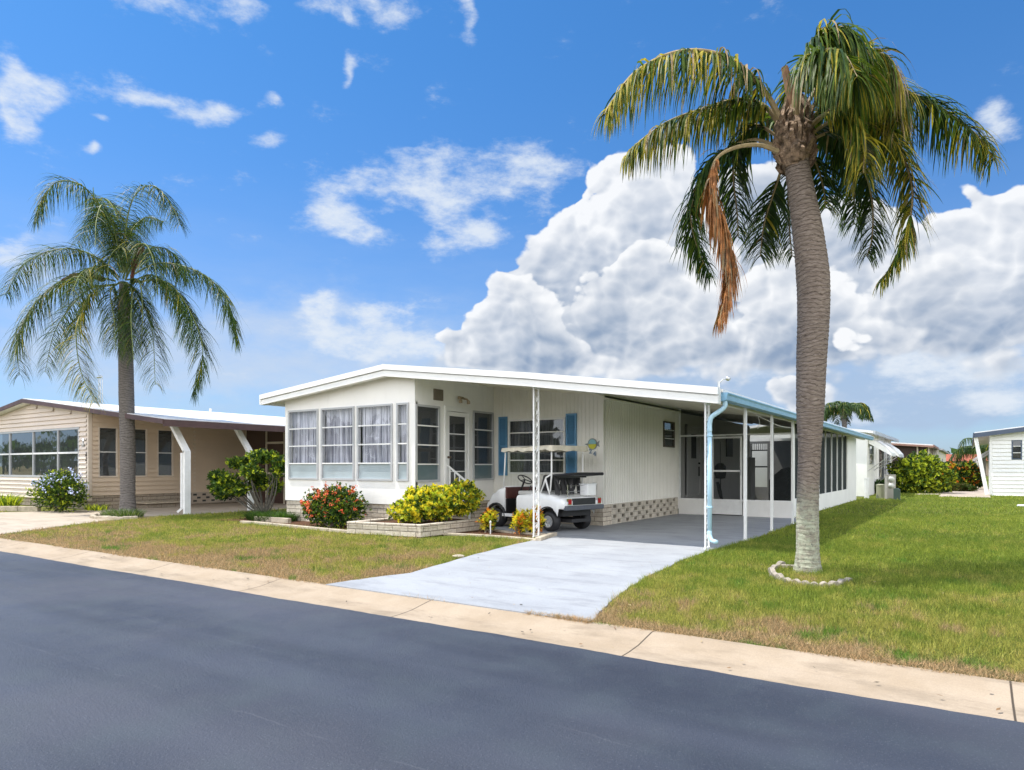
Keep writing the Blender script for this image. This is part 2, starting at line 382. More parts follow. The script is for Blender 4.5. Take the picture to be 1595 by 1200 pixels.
conc('tan_concrete', (.44, .37, .29), (.52, .44, .35), (.34, .28, .22))
m = newmat('mulch'); p = pos(); n = noise(p, 40, 5, .8)[0]; c = mixc(smooth(n, .35, .65), (.05, .025, .015, 1), (.19, .10, .06, 1)); finish(bsdf(c, .95, 0, .1, bump(n, .03)))
def sheet(name, poly, z, m, **k):
    b = MB(); b.face([(x, y, z) for x, y in poly]); o = b.build(name, m); tag(o, kind='structure'); return o
# lawn: one sheet that reaches the horizon, finer near the camera, a gentle unevenness
b = MB()
sheet('ground', [(-2500, 5.5), (2500, 5.5), (2500, 2500), (-2500, 2500)], -.012, MT['lawn'])
sheet('ground', [(-2500, -2500), (2500, -2500), (2500, -4.2), (-2500, -4.2)], -.012, MT['lawn'])
RZ = -.07
YA = 4.65 * (H - RZ) / H
b = MB()
xs = [-300 + i * .12 for i in range(0)]
rr = random.Random(3)
xx = [-400.] + [-60 + .07 * i for i in range(int(75 / .07))] + [400.]
yw = 0
pts = []
for x in xx:
    yw = yw * .72 + rr.uniform(-.006, .006); pts.append((x, YA + yw + .012 * math.sin(x * 1.3)))
b.mesh([(x, -3.6, RZ) for x in xx] + [(x, y, RZ) for x, y in pts], [(i, i + 1, i + 1 + len(xx), i + len(xx)) for i in range(len(xx) - 1)])
tag(b.build('road', MT['asphalt']), kind='structure')
# valley gutter: dips to a shallow channel then rises to the lawn
prof = [(YA - .25, RZ - .006), (YA + .12, RZ + .002), (YA + .3, -.055), (5.46, -.006), (5.53, -.004)]
b = MB()
for i in range(len(prof) - 1):
    (y0, z0), (y1, z1) = prof[i], prof[i + 1]; b.face([(-400, y0, z0), (400, y0, z0), (400, y1, z1), (-400, y1, z1)])
tag(b.build('kerb_gutter', MT['gutter_concrete']), kind='structure')
b = MB()
for (y0, z0), (y1, z1) in [((-4.4, -.02), (-3.7, -.06)), ((-3.7, -.06), (-3.4, RZ + .004))]: b.face([(-400, y0, z0), (400, y0, z0), (400, y1, z1), (-400, y1, z1)])
tag(b.build('kerb_gutter', MT['gutter_concrete']), kind='structure')
# driveway of the white home
left = [G(*q) for q in [(518, 909), (575, 901), (640, 893), (740, 864), (800, 849), (845, 839)]]
right = [G(*q) for q in [(1237, 815.5), (1202, 829), (1160, 843), (1108, 857), (1060, 874), (1005, 900), (966, 925), (940, 948), (924, 966)]]
rj = random.Random(5)
def rough(pl, a, n=6):
    out = []
    for i in range(len(pl) - 1):
        for j in range(n): out.append(pl[i].lerp(pl[i+1], j / n) + Vector((rj.uniform(-a, a), rj.uniform(-a, a), 0)))
    out.append(pl[-1]); return out
L_ = rough(left, .012); R_ = rough([Vector((-3.6, 19.5, 0))] + right, .012)
poly = [(L_[0].x, 5.49)] + [(p.x, p.y) for p in L_[1:]] + [(-7.5, 12.1), (-10.2, 12.1), (-10.2, 14.6), (-7.2, 14.6), (-7.2, 19.6), (-3.6, 19.6)] + [(p.x, p.y) for p in R_] + [(R_[-1].x, 5.49)]
DRV = poly
b = MB(); b.prism([(x, y, -.04) for x, y in poly], (0, 0, .046))
tag(b.build('driveway', MT['driveway_concrete']), kind='structure')
# neighbour driveway
n2 = [(-16.4, 5.5), (-16.9, 6.3), (-17.6, 7.3), (-18.4, 8.6), (-18.8, 9.8), (-18.9, 11.2), (-18.8, 19), (-23.7, 19), (-23.7, 10.8), (-24, 9.4), (-25.0, 7.9), (-26.5, 6.9), (-28.4, 6.3), (-30, 5.5)]
b = MB(); b.prism([(x, y, -.04) for x, y in n2], (0, 0, .046)); tag(b.build('driveway', MT['tan_concrete']), kind='structure')
# patio and far patches
sheet('path', [(-1.2, 37.4), (.8, 37.4), (.8, 60), (-1.2, 60)], .006, MT['tan_concrete'])
def inpoly(x, y, poly):
    c = np.zeros(len(x), bool); n = len(poly); j = n - 1
    for i in range(n):
        xi, yi = poly[i]; xj, yj = poly[j]
        if yi != yj: c ^= ((yi > y) != (yj > y)) & (x < (xj - xi) * (y - yi) / (yj - yi) + xi)
        j = i
    return c
BED = [(-15.9, 10.5), (-12.6, 10.5), (-9.05, 10.2), (-8.3, 10.9), (-7.0, 11.3), (-7.0, 12.0), (-10.3, 12.1), (-10.3, 11.45), (-14.8, 11.45), (-15.9, 12.2)]
def grass():
    rng = np.random.default_rng(11)
    P = []
    # rings by distance: (d0,d1,density,len,width)
    for d0, d1, den, ln, wd in [(4, 6.5, 5200, .055, .0050), (6.5, 9, 3800, .055, .0065), (9, 13, 2100, .055, .009), (13, 20, 700, .055, .014), (20, 42, 170, .06, .026)]:
        k0, k1 = -.92, 1.35
        area = (d1 * d1 - d0 * d0) / 2 * (k1 - k0)
        n = int(area * den)
        d = np.sqrt(rng.uniform(d0 * d0, d1 * d1, n)); k = rng.uniform(k0, k1, n)
        x = FW.x * d + RT.x * k * d; y = FW.y * d + RT.y * k * d
        ok = (y > 5.50 + .03 * np.sin(x * 3)) & ~inpoly(x, y, DRV) & ~inpoly(x, y, n2) & ~inpoly(x, y, BED)
        ok &= ~((x > -15.0) & (x < -3.95) & (y > 11.35)) & ~((x < -18.9) & (y > 10)) & ~((x < -22.5) & (y > 8.9)) & ~((x > .8) & (y > 40)) & ~((x > -1.2) & (x < .8) & (y > 37.4))
        x, y = x[ok], y[ok]; P.append((x, y, np.full(len(x), ln), np.full(len(x), wd)))
    e0, e1 = G(815, 957), G(926, 967); nn = 1500; t = rng.random(nn); t = t[np.sin(t * 40) + rng.random(nn) * 1.2 > .5 - t]
    P.append((e0.x + (e1.x - e0.x) * t + rng.normal(0, .01, len(t)), 5.50 + rng.normal(0, .022, len(t)), np.full(len(t), .045), np.full(len(t), .005)))
    x = np.concatenate([p[0] for p in P]); y = np.concatenate([p[1] for p in P]); ln = np.concatenate([p[2] for p in P]); wd = np.concatenate([p[3] for p in P])
    # clumpiness
    n = len(x)
    def vn(s):
        gx, gy = x / s + 1000, y / s + 1000; ix, iy = np.floor(gx).astype(int), np.floor(gy).astype(int); fx, fy = gx - ix, gy - iy; fx = fx * fx * (3 - 2 * fx); fy = fy * fy * (3 - 2 * fy)
        tb = np.random.default_rng(5).random((512, 512)); g_ = lambda a, b: tb[a % 512, b % 512]
        return (g_(ix, iy) * (1 - fx) + g_(ix + 1, iy) * fx) * (1 - fy) + (g_(ix, iy + 1) * (1 - fx) + g_(ix + 1, iy + 1) * fx) * fy
    cl = .55 * vn(.07) + .45 * vn(.38); keep = rng.random(n) < .35 + 1.1 * cl; cl = cl[keep]; x = x[keep]; y = y[keep]; ln = ln[keep]; wd = wd[keep]; n = len(x)
    edge = np.clip((6.3 - y) / .8, 0, 1)
    ln = ln * rng.uniform(.5, 1.25, n) * (.45 + 1.1 * cl) * np.where(rng.random(n) < .03, 1.7, 1) * (1 - .25 * edge)
    a = rng.uniform(0, 2 * np.pi, n); b_ = rng.uniform(0, 2 * np.pi, n); lean = rng.uniform(.15, 1.0, n) * ln + edge * .03
    wx, wy = np.cos(a) * wd / 2, np.sin(a) * wd / 2
    V = np.zeros((n, 3, 3), np.float32)
    V[:, 0] = np.stack([x - wx, y - wy, np.full(n, -.012)], 1); V[:, 1] = np.stack([x + wx, y + wy, np.full(n, -.012)], 1)
    V[:, 2] = np.stack([x + np.cos(b_) * lean, y + np.sin(b_) * lean, ln], 1)
    me = bpy.data.meshes.new('grass'); me.vertices.add(3 * n); me.vertices.foreach_set('co', V.ravel())
    me.loops.add(3 * n); me.loops.foreach_set('vertex_index', np.arange(3 * n, dtype=np.int32))
    me.polygons.add(n); me.polygons.foreach_set('loop_start', np.arange(0, 3 * n, 3, dtype=np.int32)); me.polygons.foreach_set('loop_total', np.full(n, 3, np.int32))
    me.update(calc_edges=True); me.materials.append(MT['grass_blade'])
    o = bpy.data.objects.new('grass', me); COL.objects.link(o); tag(o, 'short green and dry yellow grass of the lawns beside the driveways', 'grass', kind='stuff')
    print('grass', n)
grass()
# ------------------------------------------------------------------ the white home
XL, XP, XS, XC = -14.78, -10.3, -7.15, -3.5      # left wall, porch side wall, side wall by carport, gutter line
YF, YM, YC, YB, YE = 11.45, 14.5, 19.5, 27.3, 31.8
XR = (XL + XS) / 2
def zt(x):
    if x < XR: return 3.70 + (x - XR) * .097
    if x < XS: return 3.70 - (x - XR) * .125
    return 3.70 - (XS - XR) * .125 - (x - XS) * .142
def wall(b, axis, c0, c1, u0, u1, z0, z1, holes=(), m=0):
    us = sorted({u0, u1, *[h[0] for h in holes], *[h[1] for h in holes]}); zs = sorted({z0, z1, *[h[2] for h in holes], *[h[3] for h in holes]})
    P = (lambda u, c, z: (u, c, z)) if axis == 'y' else (lambda u, c, z: (c, u, z))
    for i in range(len(us) - 1):
        for j in range(len(zs) - 1):
            uc, zc = (us[i] + us[i+1]) / 2, (zs[j] + zs[j+1]) / 2
            if any(h[0] < uc < h[1] and h[2] < zc < h[3] for h in holes): continue
            for c in (c0, c1): b.face([P(us[i], c, zs[j]), P(us[i+1], c, zs[j]), P(us[i+1], c, zs[j+1]), P(us[i], c, zs[j+1])], m)
    for (a, d, e, f) in list(holes) + [(u0, u1, z0, z1)]:
        b.face([P(a, c0, e), P(d, c0, e), P(d, c1, e), P(a, c1, e)], m); b.face([P(a, c0, f), P(d, c0, f), P(d, c1, f), P(a, c1, f)], m)
        b.face([P(a, c0, e), P(a, c1, e), P(a, c1, f), P(a, c0, f)], m); b.face([P(d, c0, e), P(d, c1, e), P(d, c1, f), P(d, c0, f)], m)
def bx(b, axis, u0, u1, c0, c1, z0, z1, m=0):
    if axis == 'y': b.box(u0, u1, c0, c1, z0, z1, m)
    else: b.box(c0, c1, u0, u1, z0, z1, m)
rw = random.Random(21)
def window(parent, axis, c, out, u0, u1, z0, z1, rows=(.27, .52, .77), cols=(), fw=.045, fm=None, gm=None, low=None, curtain=False, label=None, name='window', depth=.05, bar=.03):
    fm = fm or frameg; gm = gm or gls
    b = MB(); o0, o1 = c - out * .03, c + out * .035
    bx(b, axis, u0, u1, o0, o1, z1 - fw, z1); bx(b, axis, u0, u1, o0, o1, z0, z0 + fw)
    bx(b, axis, u0, u0 + fw, o0, o1, z0 + fw, z1 - fw); bx(b, axis, u1 - fw, u1, o0, o1, z0 + fw, z1 - fw)
    hh = z1 - z0; zz = [z0 + fw] + sorted([z1 - r * hh for r in rows]) + [z1 - fw]
    for z in zz[1:-1]: bx(b, axis, u0 + fw, u1 - fw, c - out * .01, c + out * .03, z - bar / 2, z + bar / 2, 1)
    uu = [u0 + fw] + [u0 + (u1 - u0) * t for t in cols] + [u1 - fw]
    for u in uu[1:-1]: bx(b, axis, u - .025, u + .025, c - out * .014, c + out * .034, z0 + fw, z1 - fw)
    w = b.build(name, [fm, trim], parent)
    if label: w['label'] = label
    g = MB(); lo = MB()
    for a in range(len(zz) - 1):
        for q in range(len(uu) - 1):
            t = rw.uniform(-.004, .004); t2 = rw.uniform(-.003, .003); cc = c - out * .006
            P = (lambda u, cx, z: (u, cx, z)) if axis == 'y' else (lambda u, cx, z: (cx, u, z))
            pts = [P(uu[q], cc - t, zz[a]), P(uu[q+1], cc - t + t2, zz[a]), P(uu[q+1], cc + t, zz[a+1]), P(uu[q], cc + t - t2, zz[a+1])]
            (lo if (low and a == 0) else g).face(pts)
    g.build('pane', gm, w)
    if lo.f: lo.build('lower_pane', low, w)
    if curtain:
        cbm = MB(); N = int((u1 - u0) / .012); cc = c - out * .16
        P = (lambda u, cx, z: (u, cx, z)) if axis == 'y' else (lambda u, cx, z: (cx, u, z)); ph = rw.uniform(0, 9)
        vs = []
        for i in range(N + 1):
            u = u0 - .03 + (u1 - u0 + .06) * i / N; y = .028 * math.sin(u * 58 + ph + 2.2 * math.sin(u * 9)) + .012 * math.sin(u * 131 + ph)
            vs += [P(u, cc + y, z0 - .05), P(u, cc + y * .7, z1 + .03)]
        cbm.mesh(vs, [(2*i, 2*i+2, 2*i+3, 2*i+1) for i in range(N)]); cbm.build('curtain', curt, w, smooth=True)
    return w
home = thing('mobile_home', (XR, 20, 0), 'white single storey mobile home with blue shutters and a carport on its right', 'house')
# front porch wall
ZF = .53
fr = [(450, 496.3), (501, 552.5), (557, 612), (618.7, 637.2)]
fx = [(atY(a, YF), atY(b_, YF)) for a, b_ in fr]
b = MB(); wall(b, 'y', YF, YF + .1, XL, XP, ZF, 2.95, [(a, d, 1.07, 2.84) for a, d in fx])
# gable panel above windows
def gable(b, x0, x1, y0, y1, z0, dz=.14, n=8):
    xs = sorted({x0, x1, *[x for x in (XR, XS) if x0 < x < x1]})
    for i in range(len(xs) - 1):
        a, d = xs[i], xs[i+1]
        b.prism([(a, y0, z0), (d, y0, z0), (d, y0, zt(d) - dz), (a, y0, zt(a) - dz)], (0, y1 - y0, 0))
gable(b, XL, XP, YF, YF + .1, 2.95)
# left side wall of the porch and house
b.box(XL, XL + .1, YF + .102, YB, ZF, zt(XL) - .14)
b.build('wall', stucco, home)
for i, (a, d) in enumerate(fx):
    window(home, 'y', YF, -1, a, d, 1.07, 2.84, low=aqua, curtain=True, label='grey framed window with sheer curtains' if i < 3 else 'narrow window beside the porch corner')
# porch side wall (faces +x)
ws = [(646.3, 684), (691.7, 731), (736, 767.5)]
wy = [(atX(a, XP), atX(d, XP)) for a, d in ws]
ZD = .74
b = MB(); wall(b, 'x', XP - .1, XP, YF + .002, YM, ZF, 2.86, [(wy[0][0], wy[0][1], 1.05, 2.80), (wy[1][0], wy[1][1], ZD, 2.84), (wy[2][0], wy[2][1], 1.05, 2.80)])
b.box(XP - .1, XP, YF + .1, YM, 2.86, zt(XP) - .14)
b.box(XP - .012, XP + .012, YF - .006, YF + .03, ZF, 3.2)       # corner trim
b.build('wall', white, home)
window(home, 'x', XP, 1, wy[0][0], wy[0][1], 1.05, 2.80, gm=glsd, low=aquad)
window(home, 'x', XP, 1, wy[2][0], wy[2][1], 1.05, 2.80, gm=glsd, low=aquad)
# porch door
d0, d1 = wy[1]
b = MB()
bx(b, 'x', d0, d0 + .07, XP - .05, XP + .04, ZD, 2.84); bx(b, 'x', d1 - .07, d1, XP - .05, XP + .04, ZD, 2.84); bx(b, 'x', d0 + .07, d1 - .07, XP - .05, XP + .04, 2.72, 2.84)
fr_ = b.build('door_frame', trim, home)
b = MB(); a0, a1 = d0 + .075, d1 - .075; s_ = .10
bx(b, 'x', a0, a0 + s_, XP - .02, XP + .02, ZD + .01, 2.71); bx(b, 'x', a1 - s_, a1, XP - .02, XP + .02, ZD + .01, 2.71)
for z, h in ((ZD + .01, .06), (1.27, .025), (1.76, .03), (2.17, .025), (2.61, .10)): bx(b, 'x', a0 + s_, a1 - s_, XP - .018, XP + .018, z, z + h)
dr = b.build('door', trim, home); dr['label'] = 'white framed glass storm door'
b = MB(); b.face([(XP, a0 + s_, ZD + .05), (XP, a1 - s_, ZD + .05), (XP, a1 - s_, 2.63), (XP, a0 + s_, 2.63)]); b.build('pane', glsd, dr)
b = MB(); b.lathe((XP + .02, a0 + .05, 1.62), [(.0, .0), (.03, .0), (.03, .012), (.012, .02), (.012, .045), (.028, .055), (.03, .075), (.0, .085)], 14, 0, 'x'); b.build('handle', mat('bronze', (.14, .10, .06), .35, metal=.7), dr, smooth=True)
# main front wall under the roof, ribbed
wx0, wx1 = atY(792.3, YM), atY(881, YM)
b = MB(); wall(b, 'y', YM, YM + .1, XP, XS, .50, 2.85, [(wx0, wx1, 1.21, 2.60)])
gable(b, XP, XS, YM, YM + .1, 2.85)
x = XP + .05
while x < XS - .08:
    top = zt(x) - .16
    if wx0 - .03 < x < wx1 + .03: b.box(x, x + .022, YM - .012, YM, .52, 1.19); b.box(x, x + .022, YM - .012, YM, 2.63, top)
    else: b.box(x, x + .022, YM - .012, YM, .52, top)
    x += .105
b.build('wall', ribbed, home)
window(home, 'y', YM, -1, wx0, wx1, 1.21, 2.60, rows=(.25, .5, .75), cols=(.5,), gm=glsd, curtain=True, label='wide window between the blue shutters', fm=trim)
for a_, d_ in ((778, 791), (882.7, 899)):
    sx0, sx1 = atY(a_, YM), atY(d_, YM)
    b = MB(); b.box(sx0, sx0 + .04, YM - .05, YM - .013, 1.17, 2.68); b.box(sx1 - .04, sx1, YM - .05, YM - .013, 1.17, 2.68)
    for z in (1.17, 1.90, 2.64): b.box(sx0 + .04, sx1 - .04, YM - .049, YM - .013, z, z + .04)
    z = 1.22
    while z < 2.62:
        b.mesh([(sx0 + .04, YM - .046, z), (sx1 - .04, YM - .046, z), (sx1 - .04, YM - .018, z + .036), (sx0 + .04, YM - .018, z + .036)], [(0, 1, 2, 3)]); z += .038
    b.box(sx0 + .04, sx1 - .04, YM - .017, YM - .013, 1.21, 2.64)
    b.build('shutter', bluep, home)
# carport side wall, ribbed, faces +x
sy0, sy1 = atX(1032.7, XS), atX(1049.5, XS)
b = MB(); wall(b, 'x', XS - .1, XS, YM + .002, YC, .50, 2.99, [(sy0, sy1, 1.95, 2.68)])
y = YM + .12
while y < YC - .03:
    if sy0 - .03 < y < sy1 + .03: b.box(XS, XS + .013, y, y + .022, .52, 1.93); b.box(XS, XS + .013, y, y + .022, 2.7, 2.98)
    else: b.box(XS, XS + .013, y, y + .022, .52, 2.98)
    y += .105
b.box(XS - .105, XS + .018, YM - .02, YM + .05, .50, zt(XS) - .17)       # corner trim
b.box(XS, XS + .06, YM, YC, 2.98, 3.02)
b.build('wall', ribbed, home)
window(home, 'x', XS, 1, sy0, sy1, 1.95, 2.68, rows=(.33, .66), gm=glsd, fm=mat('dark_frame', (.10, .08, .06), .6), fw=.04, bar=.02)
# inside wall of the screen room: continuation of the home with a door
b = MB(); b.box(XS - .1, XS, YC + .002, YB, .16, 3.0); b.box(XL, XS - .002, YB, YB + .1, .2, 2.95); b.build('wall', white, home)
dy0, dy1 = atX(1067, XS), atX(1088, XS)
b = MB(); b.box(XS, XS + .05, dy0, dy1, .55, 2.62)
for (y0, y1, z0, z1) in ((dy0, dy0 + .05, .5, 2.68), (dy1 - .05, dy1, .5, 2.68), (dy0, dy1, 2.62, 2.68)): b.box(XS, XS + .08, y0, y1, z0, z1)
dd = b.build('door', trim, home); dd['label'] = 'white back door inside the screen room'
b = MB(); ym = (dy0 + dy1) / 2; b.box(XS + .05, XS + .056, ym - .2, ym + .25, 1.65, 2.4); b.build('pane', black, dd)
b = MB(); b.lathe((XS + .05, dy1 - .14, 1.5), [(0, 0), (.03, 0), (.03, .05), (0, .06)], 12, 0, 'x'); b.box(XS + .055, XS + .075, dy1 - .18, dy1 - .1, 1.1, 1.4); b.build('handle', black, dd)
b = MB(); b.box(XS + .01, XS + .05, dy1 + 2.9, dy1 + 3.6, 1.75, 2.5); w_ = b.build('window', mat('dark_frame_b', (.06, .06, .06), .4), home)
# porch interior: floor, back wall, ceiling block light
b = MB(); b.box(XL + .1, XP - .1, YF + .1, YM, .45, .52); b.box(XL + .1, XP - .101, YM - .06, YM - .002, .52, 3.1); b.build('porch_interior', mat('interior_tan', (.30, .27, .24), .9), home)
b = MB(); b.box(XL + .1, XS - .1, YM + .3, YM + .36, .5, 2.9); b.build('room_interior', darkin, home)
# ceiling over porch
b = MB(); b.box(XL + .1, XP - .1, YF + .1, YM - .06, 2.95, 2.98); b.build('porch_ceiling', white, home)
# skirts
b = MB(); b.box(XL + .02, XP - .02, YF + .03, YF + .09, 0, ZF); b.box(XP - .09, XP - .03, YF + .09, YM, 0, ZF); b.box(XP - .03, XS - .03, YM + .03, YM + .09, 0, .5)
b.box(XS - .10, XS - .02, YM + .026, YM + .5, 0, .502); b.box(XL + .02, XL + .08, YF + .09, YB, 0, ZF)
b.build('skirt', skirtm, home)
b = MB(); hl = []
bh = .12; nrow = 4; bl = .20
for r_ in range(nrow):
    y = YM + .60 + (0 if r_ % 2 else .25)
    while y + .18 < YC - .05: hl.append((y, y + .17, .01 + r_ * bh + .02, .01 + r_ * bh + .10)); y += .50
wall(b, 'x', XS - .08, XS - .02, YM + .5, YC, 0, .498, hl)
b.box(XS - .14, XS - .12, YM + .5, YC, 0, .49, 1)
for r_ in range(1, nrow): b.box(XS - .02, XS - .016, YM + .5, YC, .01 + r_ * bh - .012, .01 + r_ * bh - .008, 1)
b.build('block_skirt', [blockm, darkin], home)
# roof
def strip(b, xs, ztop, zbot, y0, y1, m=0):
    n = len(xs); vs = []
    for x in xs: vs += [(x, y0, ztop(x)), (x, y0, zbot(x)), (x, y1, ztop(x)), (x, y1, zbot(x))]
    fs = []
    for i in range(n - 1):
        a = 4 * i; c = a + 4; fs += [(a, a+1, c+1, c), (a+2, c+2, c+3, a+3), (a, c, c+2, a+2), (a+1, a+3, c+3, c+1)]
    fs += [(0, 2, 3, 1), (4*n-4, 4*n-3, 4*n-1, 4*n-2)]; b.mesh(vs, fs, m)
RXL, RXR = -15.4, -3.42
rxs = [RXL, XR, XS, RXR]
b = MB(); strip(b, [RXL, XR, XS], lambda x: zt(x) - .01, lambda x: zt(x) - .14, 11.32, YB + .5)
b.box(RXL, XL + .0, YF + .2, YB + .4, zt(RXL) - .2, zt(RXL) - .14)
rf = b.build('roof', roofw, home)
b = MB(); strip(b, [XS, RXR + .03], lambda x: zt(x) - .01, lambda x: zt(x) - .06, 11.32, YE + .1)
y = 11.45
while y < YE:
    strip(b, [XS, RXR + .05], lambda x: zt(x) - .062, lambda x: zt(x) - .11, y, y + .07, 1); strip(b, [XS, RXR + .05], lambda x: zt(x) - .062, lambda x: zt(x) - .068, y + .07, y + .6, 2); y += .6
# pans over the open entry
y = 11.45
while y < YM:
    strip(b, [XP, XS], lambda x: zt(x) - .142, lambda x: zt(x) - .165, y, y + .03, 1); y += .3
b.box(XC - .22, XC - .12, 11.33, YE, zt(XC) - .20, zt(XC) - .12, 1)
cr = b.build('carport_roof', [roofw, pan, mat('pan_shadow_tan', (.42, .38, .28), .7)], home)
b = MB(); strip(b, rxs, lambda x: zt(x) + .005, lambda x: zt(x) - .115, 11.13, 11.31); strip(b, rxs, lambda x: zt(x) - .118, lambda x: zt(x) - .135, 11.19, 11.312)
strip(b, rxs, lambda x: zt(x) - .137, lambda x: zt(x) - .245, 11.165, 11.308); strip(b, rxs, lambda x: zt(x) - .245, lambda x: zt(x) - .262, 11.15, 11.3)
b.box(RXL - .03, RXL + .02, 11.14, YB + .4, zt(RXL) - .25, zt(RXL) + .003)
b.build('fascia', trim, rf)
b = MB(); zg = zt(RXR) - .02
b.prism([(RXR - .03, 11.312, zg - .05), (RXR + .11, 11.312, zg - .05), (RXR + .12, 11.312, zg - .065), (RXR + .10, 11.312, zg - .10), (RXR + .09, 11.312, zg - .17), (RXR + .05, 11.312, zg - .185), (RXR - .03, 11.312, zg - .185)], (0, YE + .2 - 11.312, 0))
b.build('gutter', bluegut, cr)
b = MB(); px_ = RXR + .03
b.tube(spline([(px_, 11.42, zg - .18), (px_, 11.42, zg - .27), (px_ - .09, 11.38, zg - .36), (px_ - .20, 11.36, zg - .44), (px_ - .235, 11.36, zg - .55), (px_ - .235, 11.36, zg - .7)], 5), .04, 12)
b.tube([(px_ - .235, 11.36, zg - .7), (px_ - .235, 11.36, .32)], .038, 12)
b.tube(spline([(px_ - .235, 11.36, .32), (px_ - .225, 11.34, .24), (px_ - .18, 11.30, .17), (px_ - .08, 11.24, .15)], 5), .038, 12)
for z in (1.9, .7): b.tube([(px_ - .235, 11.36, z), (px_ - .235, 11.36, z + .03)], .05, 12)
b.build('downspout', bluepipe, home, smooth=True)
# decorative iron posts and plain carport posts
def iron_post(x, ztop):
    b = MB(); y0 = 11.37
    for y in (y0, y0 + .18): b.box(x - .014, x + .014, y - .014, y + .014, 0, ztop)
    z = .12; k = 0
    while z < ztop - .3:
        sgn = 1 if k % 2 else -1
        pts = [(x, y0 + .09 + sgn * .075 * math.sin(t / 10 * 2 * math.pi) * (1 - .25 * abs(t - 5) / 5), z + .24 * t / 10) for t in range(11)]
        b.tube(pts, .007, 5)
        pts = [(x, y0 + .09 - sgn * .06 * math.cos(t / 10 * math.pi), z + .12 + .05 * math.sin(t / 10 * math.pi)) for t in range(11)]; b.tube(pts, .006, 5)
        b.tube([(x - .008, y0 + .09, z + .05), (x + .008, y0 + .13, z + .11), (x, y0 + .10, z + .15)], [.004, .022, .003], 5); z += .25; k += 1
    for z in (.02, ztop - .02): b.box(x - .02, x + .02, y0 - .03, y0 + .21, z - .02, z + .015)
    return b.build('post', metalw, home)
iron_post(-7.11, zt(-7.11) - .25)['label'] = 'white ornamental iron post at the garden bed'
iron_post(-3.70, zt(-3.70) - .25)['label'] = 'white ornamental iron post at the driveway edge'
for y, px__ in ((13.2, -3.53), (15.4, -3.56), (17.7, -3.60)):
    b = MB(); b.box(px__ - .025, px__ + .025, y - .025, y + .025, 0, zt(px__) - .2); b.box(px__ - .05, px__ + .05, y - .05, y + .05, 0, .012); b.build('post', metalw, home)
# screen room front wall
b = MB(); XW = -3.95
dsx0, dsx1 = atY(1107, YC), atY(1157, YC)
zc = lambda x: zt(x) - .12
b.box(XS, dsx0, YC, YC + .08, .0, .44); b.build('wall', white, home); b = MB(); b.box(dsx1, XW, YC, YC + .08, .0, .44)
sb = b.build('wall', white, home); sb['label'] = 'low white wall below the screens'
b = MB()
for x in (XS + .03, dsx0 - .03, dsx1 + .03, atY(1203, YC), XW - .03): b.box(x - .025, x + .025, YC + .01, YC + .06, .44 if x < dsx0 or x > dsx1 + .1 else 0, zc(x))
b.box(dsx0 - .03, dsx0 + .02, YC + .012, YC + .058, 0, 2.4); b.box(XS, XW, YC + .015, YC + .055, 2.28, 2.32)
b.box(XS, XW, YC + .014, YC + .056, .44, .47)
b.build('screen_frame', metalw, home)
b = MB(); b.face([(XS, YC + .035, .46), (XW, YC + .035, .46), (XW, YC + .035, zc(XW)), (XS, YC + .035, zc(XS))]); b.build('screen', scr, home)
b = MB()
for x in (dsx0 + .03, dsx1 - .07): b.box(x, x + .05, YC - .02, YC + .01, .04, 2.25)
for z in (.04, .40, 1.25, 2.2): b.box(dsx0 + .08, dsx1 - .07, YC - .019, YC + .009, z, z + .05)
b.box(dsx0 + .08, dsx1 - .07, YC - .01, YC + .0, .09, .40)
sd = b.build('screen_door', metalw, home)
b = MB(); b.box(dsx1 - .06, dsx1 - .03, YC - .06, YC - .02, 1.15, 1.3); b.build('handle', alum, sd)
# screen room side wall facing right
b = MB(); YS = 29.3
wall(b, 'x', XW - .08, XW, YC + .082, YE, 0, zc(XW), [(YC + .2, YS, .52, zc(XW) - .02)]); b.box(-8.5, XW - .08, YE - .08, YE, 0, zc(XW)); b.build('wall', white, home)
b = MB(); b.face([(XW - .04, YC + .2, .52), (XW - .04, YS, .52), (XW - .04, YS, zc(XW) - .02), (XW - .04, YC + .2, zc(XW) - .02)]); b.build('screen', scrd, home)
b = MB(); y = YC + .2
nb = 8
for i in range(1, nb): b = MB(); yy = YC + .2 + (YS - YC - .2) * i / nb; b.box(XW - .03, XW + .01, yy - .02, yy + .02, .52, zc(XW) - .02); b.build('screen_post', metalw, home)
# far end of the screen room with an opening
b = MB(); wall(b, 'y', YS, YS + .08, -8.5, XW - .08, 0, 2.45, [(-7.62, -6.95, .55, 2.35)]); b.box(-8.5, -8.42, YB + .1, YS, 0, 2.5); b.build('wall', mat('grey_inner_wall', (.30, .30, .29), .8), home)
b = MB(); b.box(-7.62, -6.95, YS + .02, YS + .06, 1.36, 1.42); b.box(-7.62, -7.58, YS + .02, YS + .06, .55, 2.35); b.box(-7.6, -6.95, YS + .03, YS + .05, 2.05, 2.1)
for i in range(9): b.box(-7.62 + i * .075, -7.60 + i * .075, YS + .03, YS + .045, 2.1, 2.35)
b.build('window', black, home)
b = MB(); b.box(XS, XW - .08, YC + .08, YS, .0, .012); b.build('room_floor', mat('room_floor', (.25, .25, .26), .8), home)
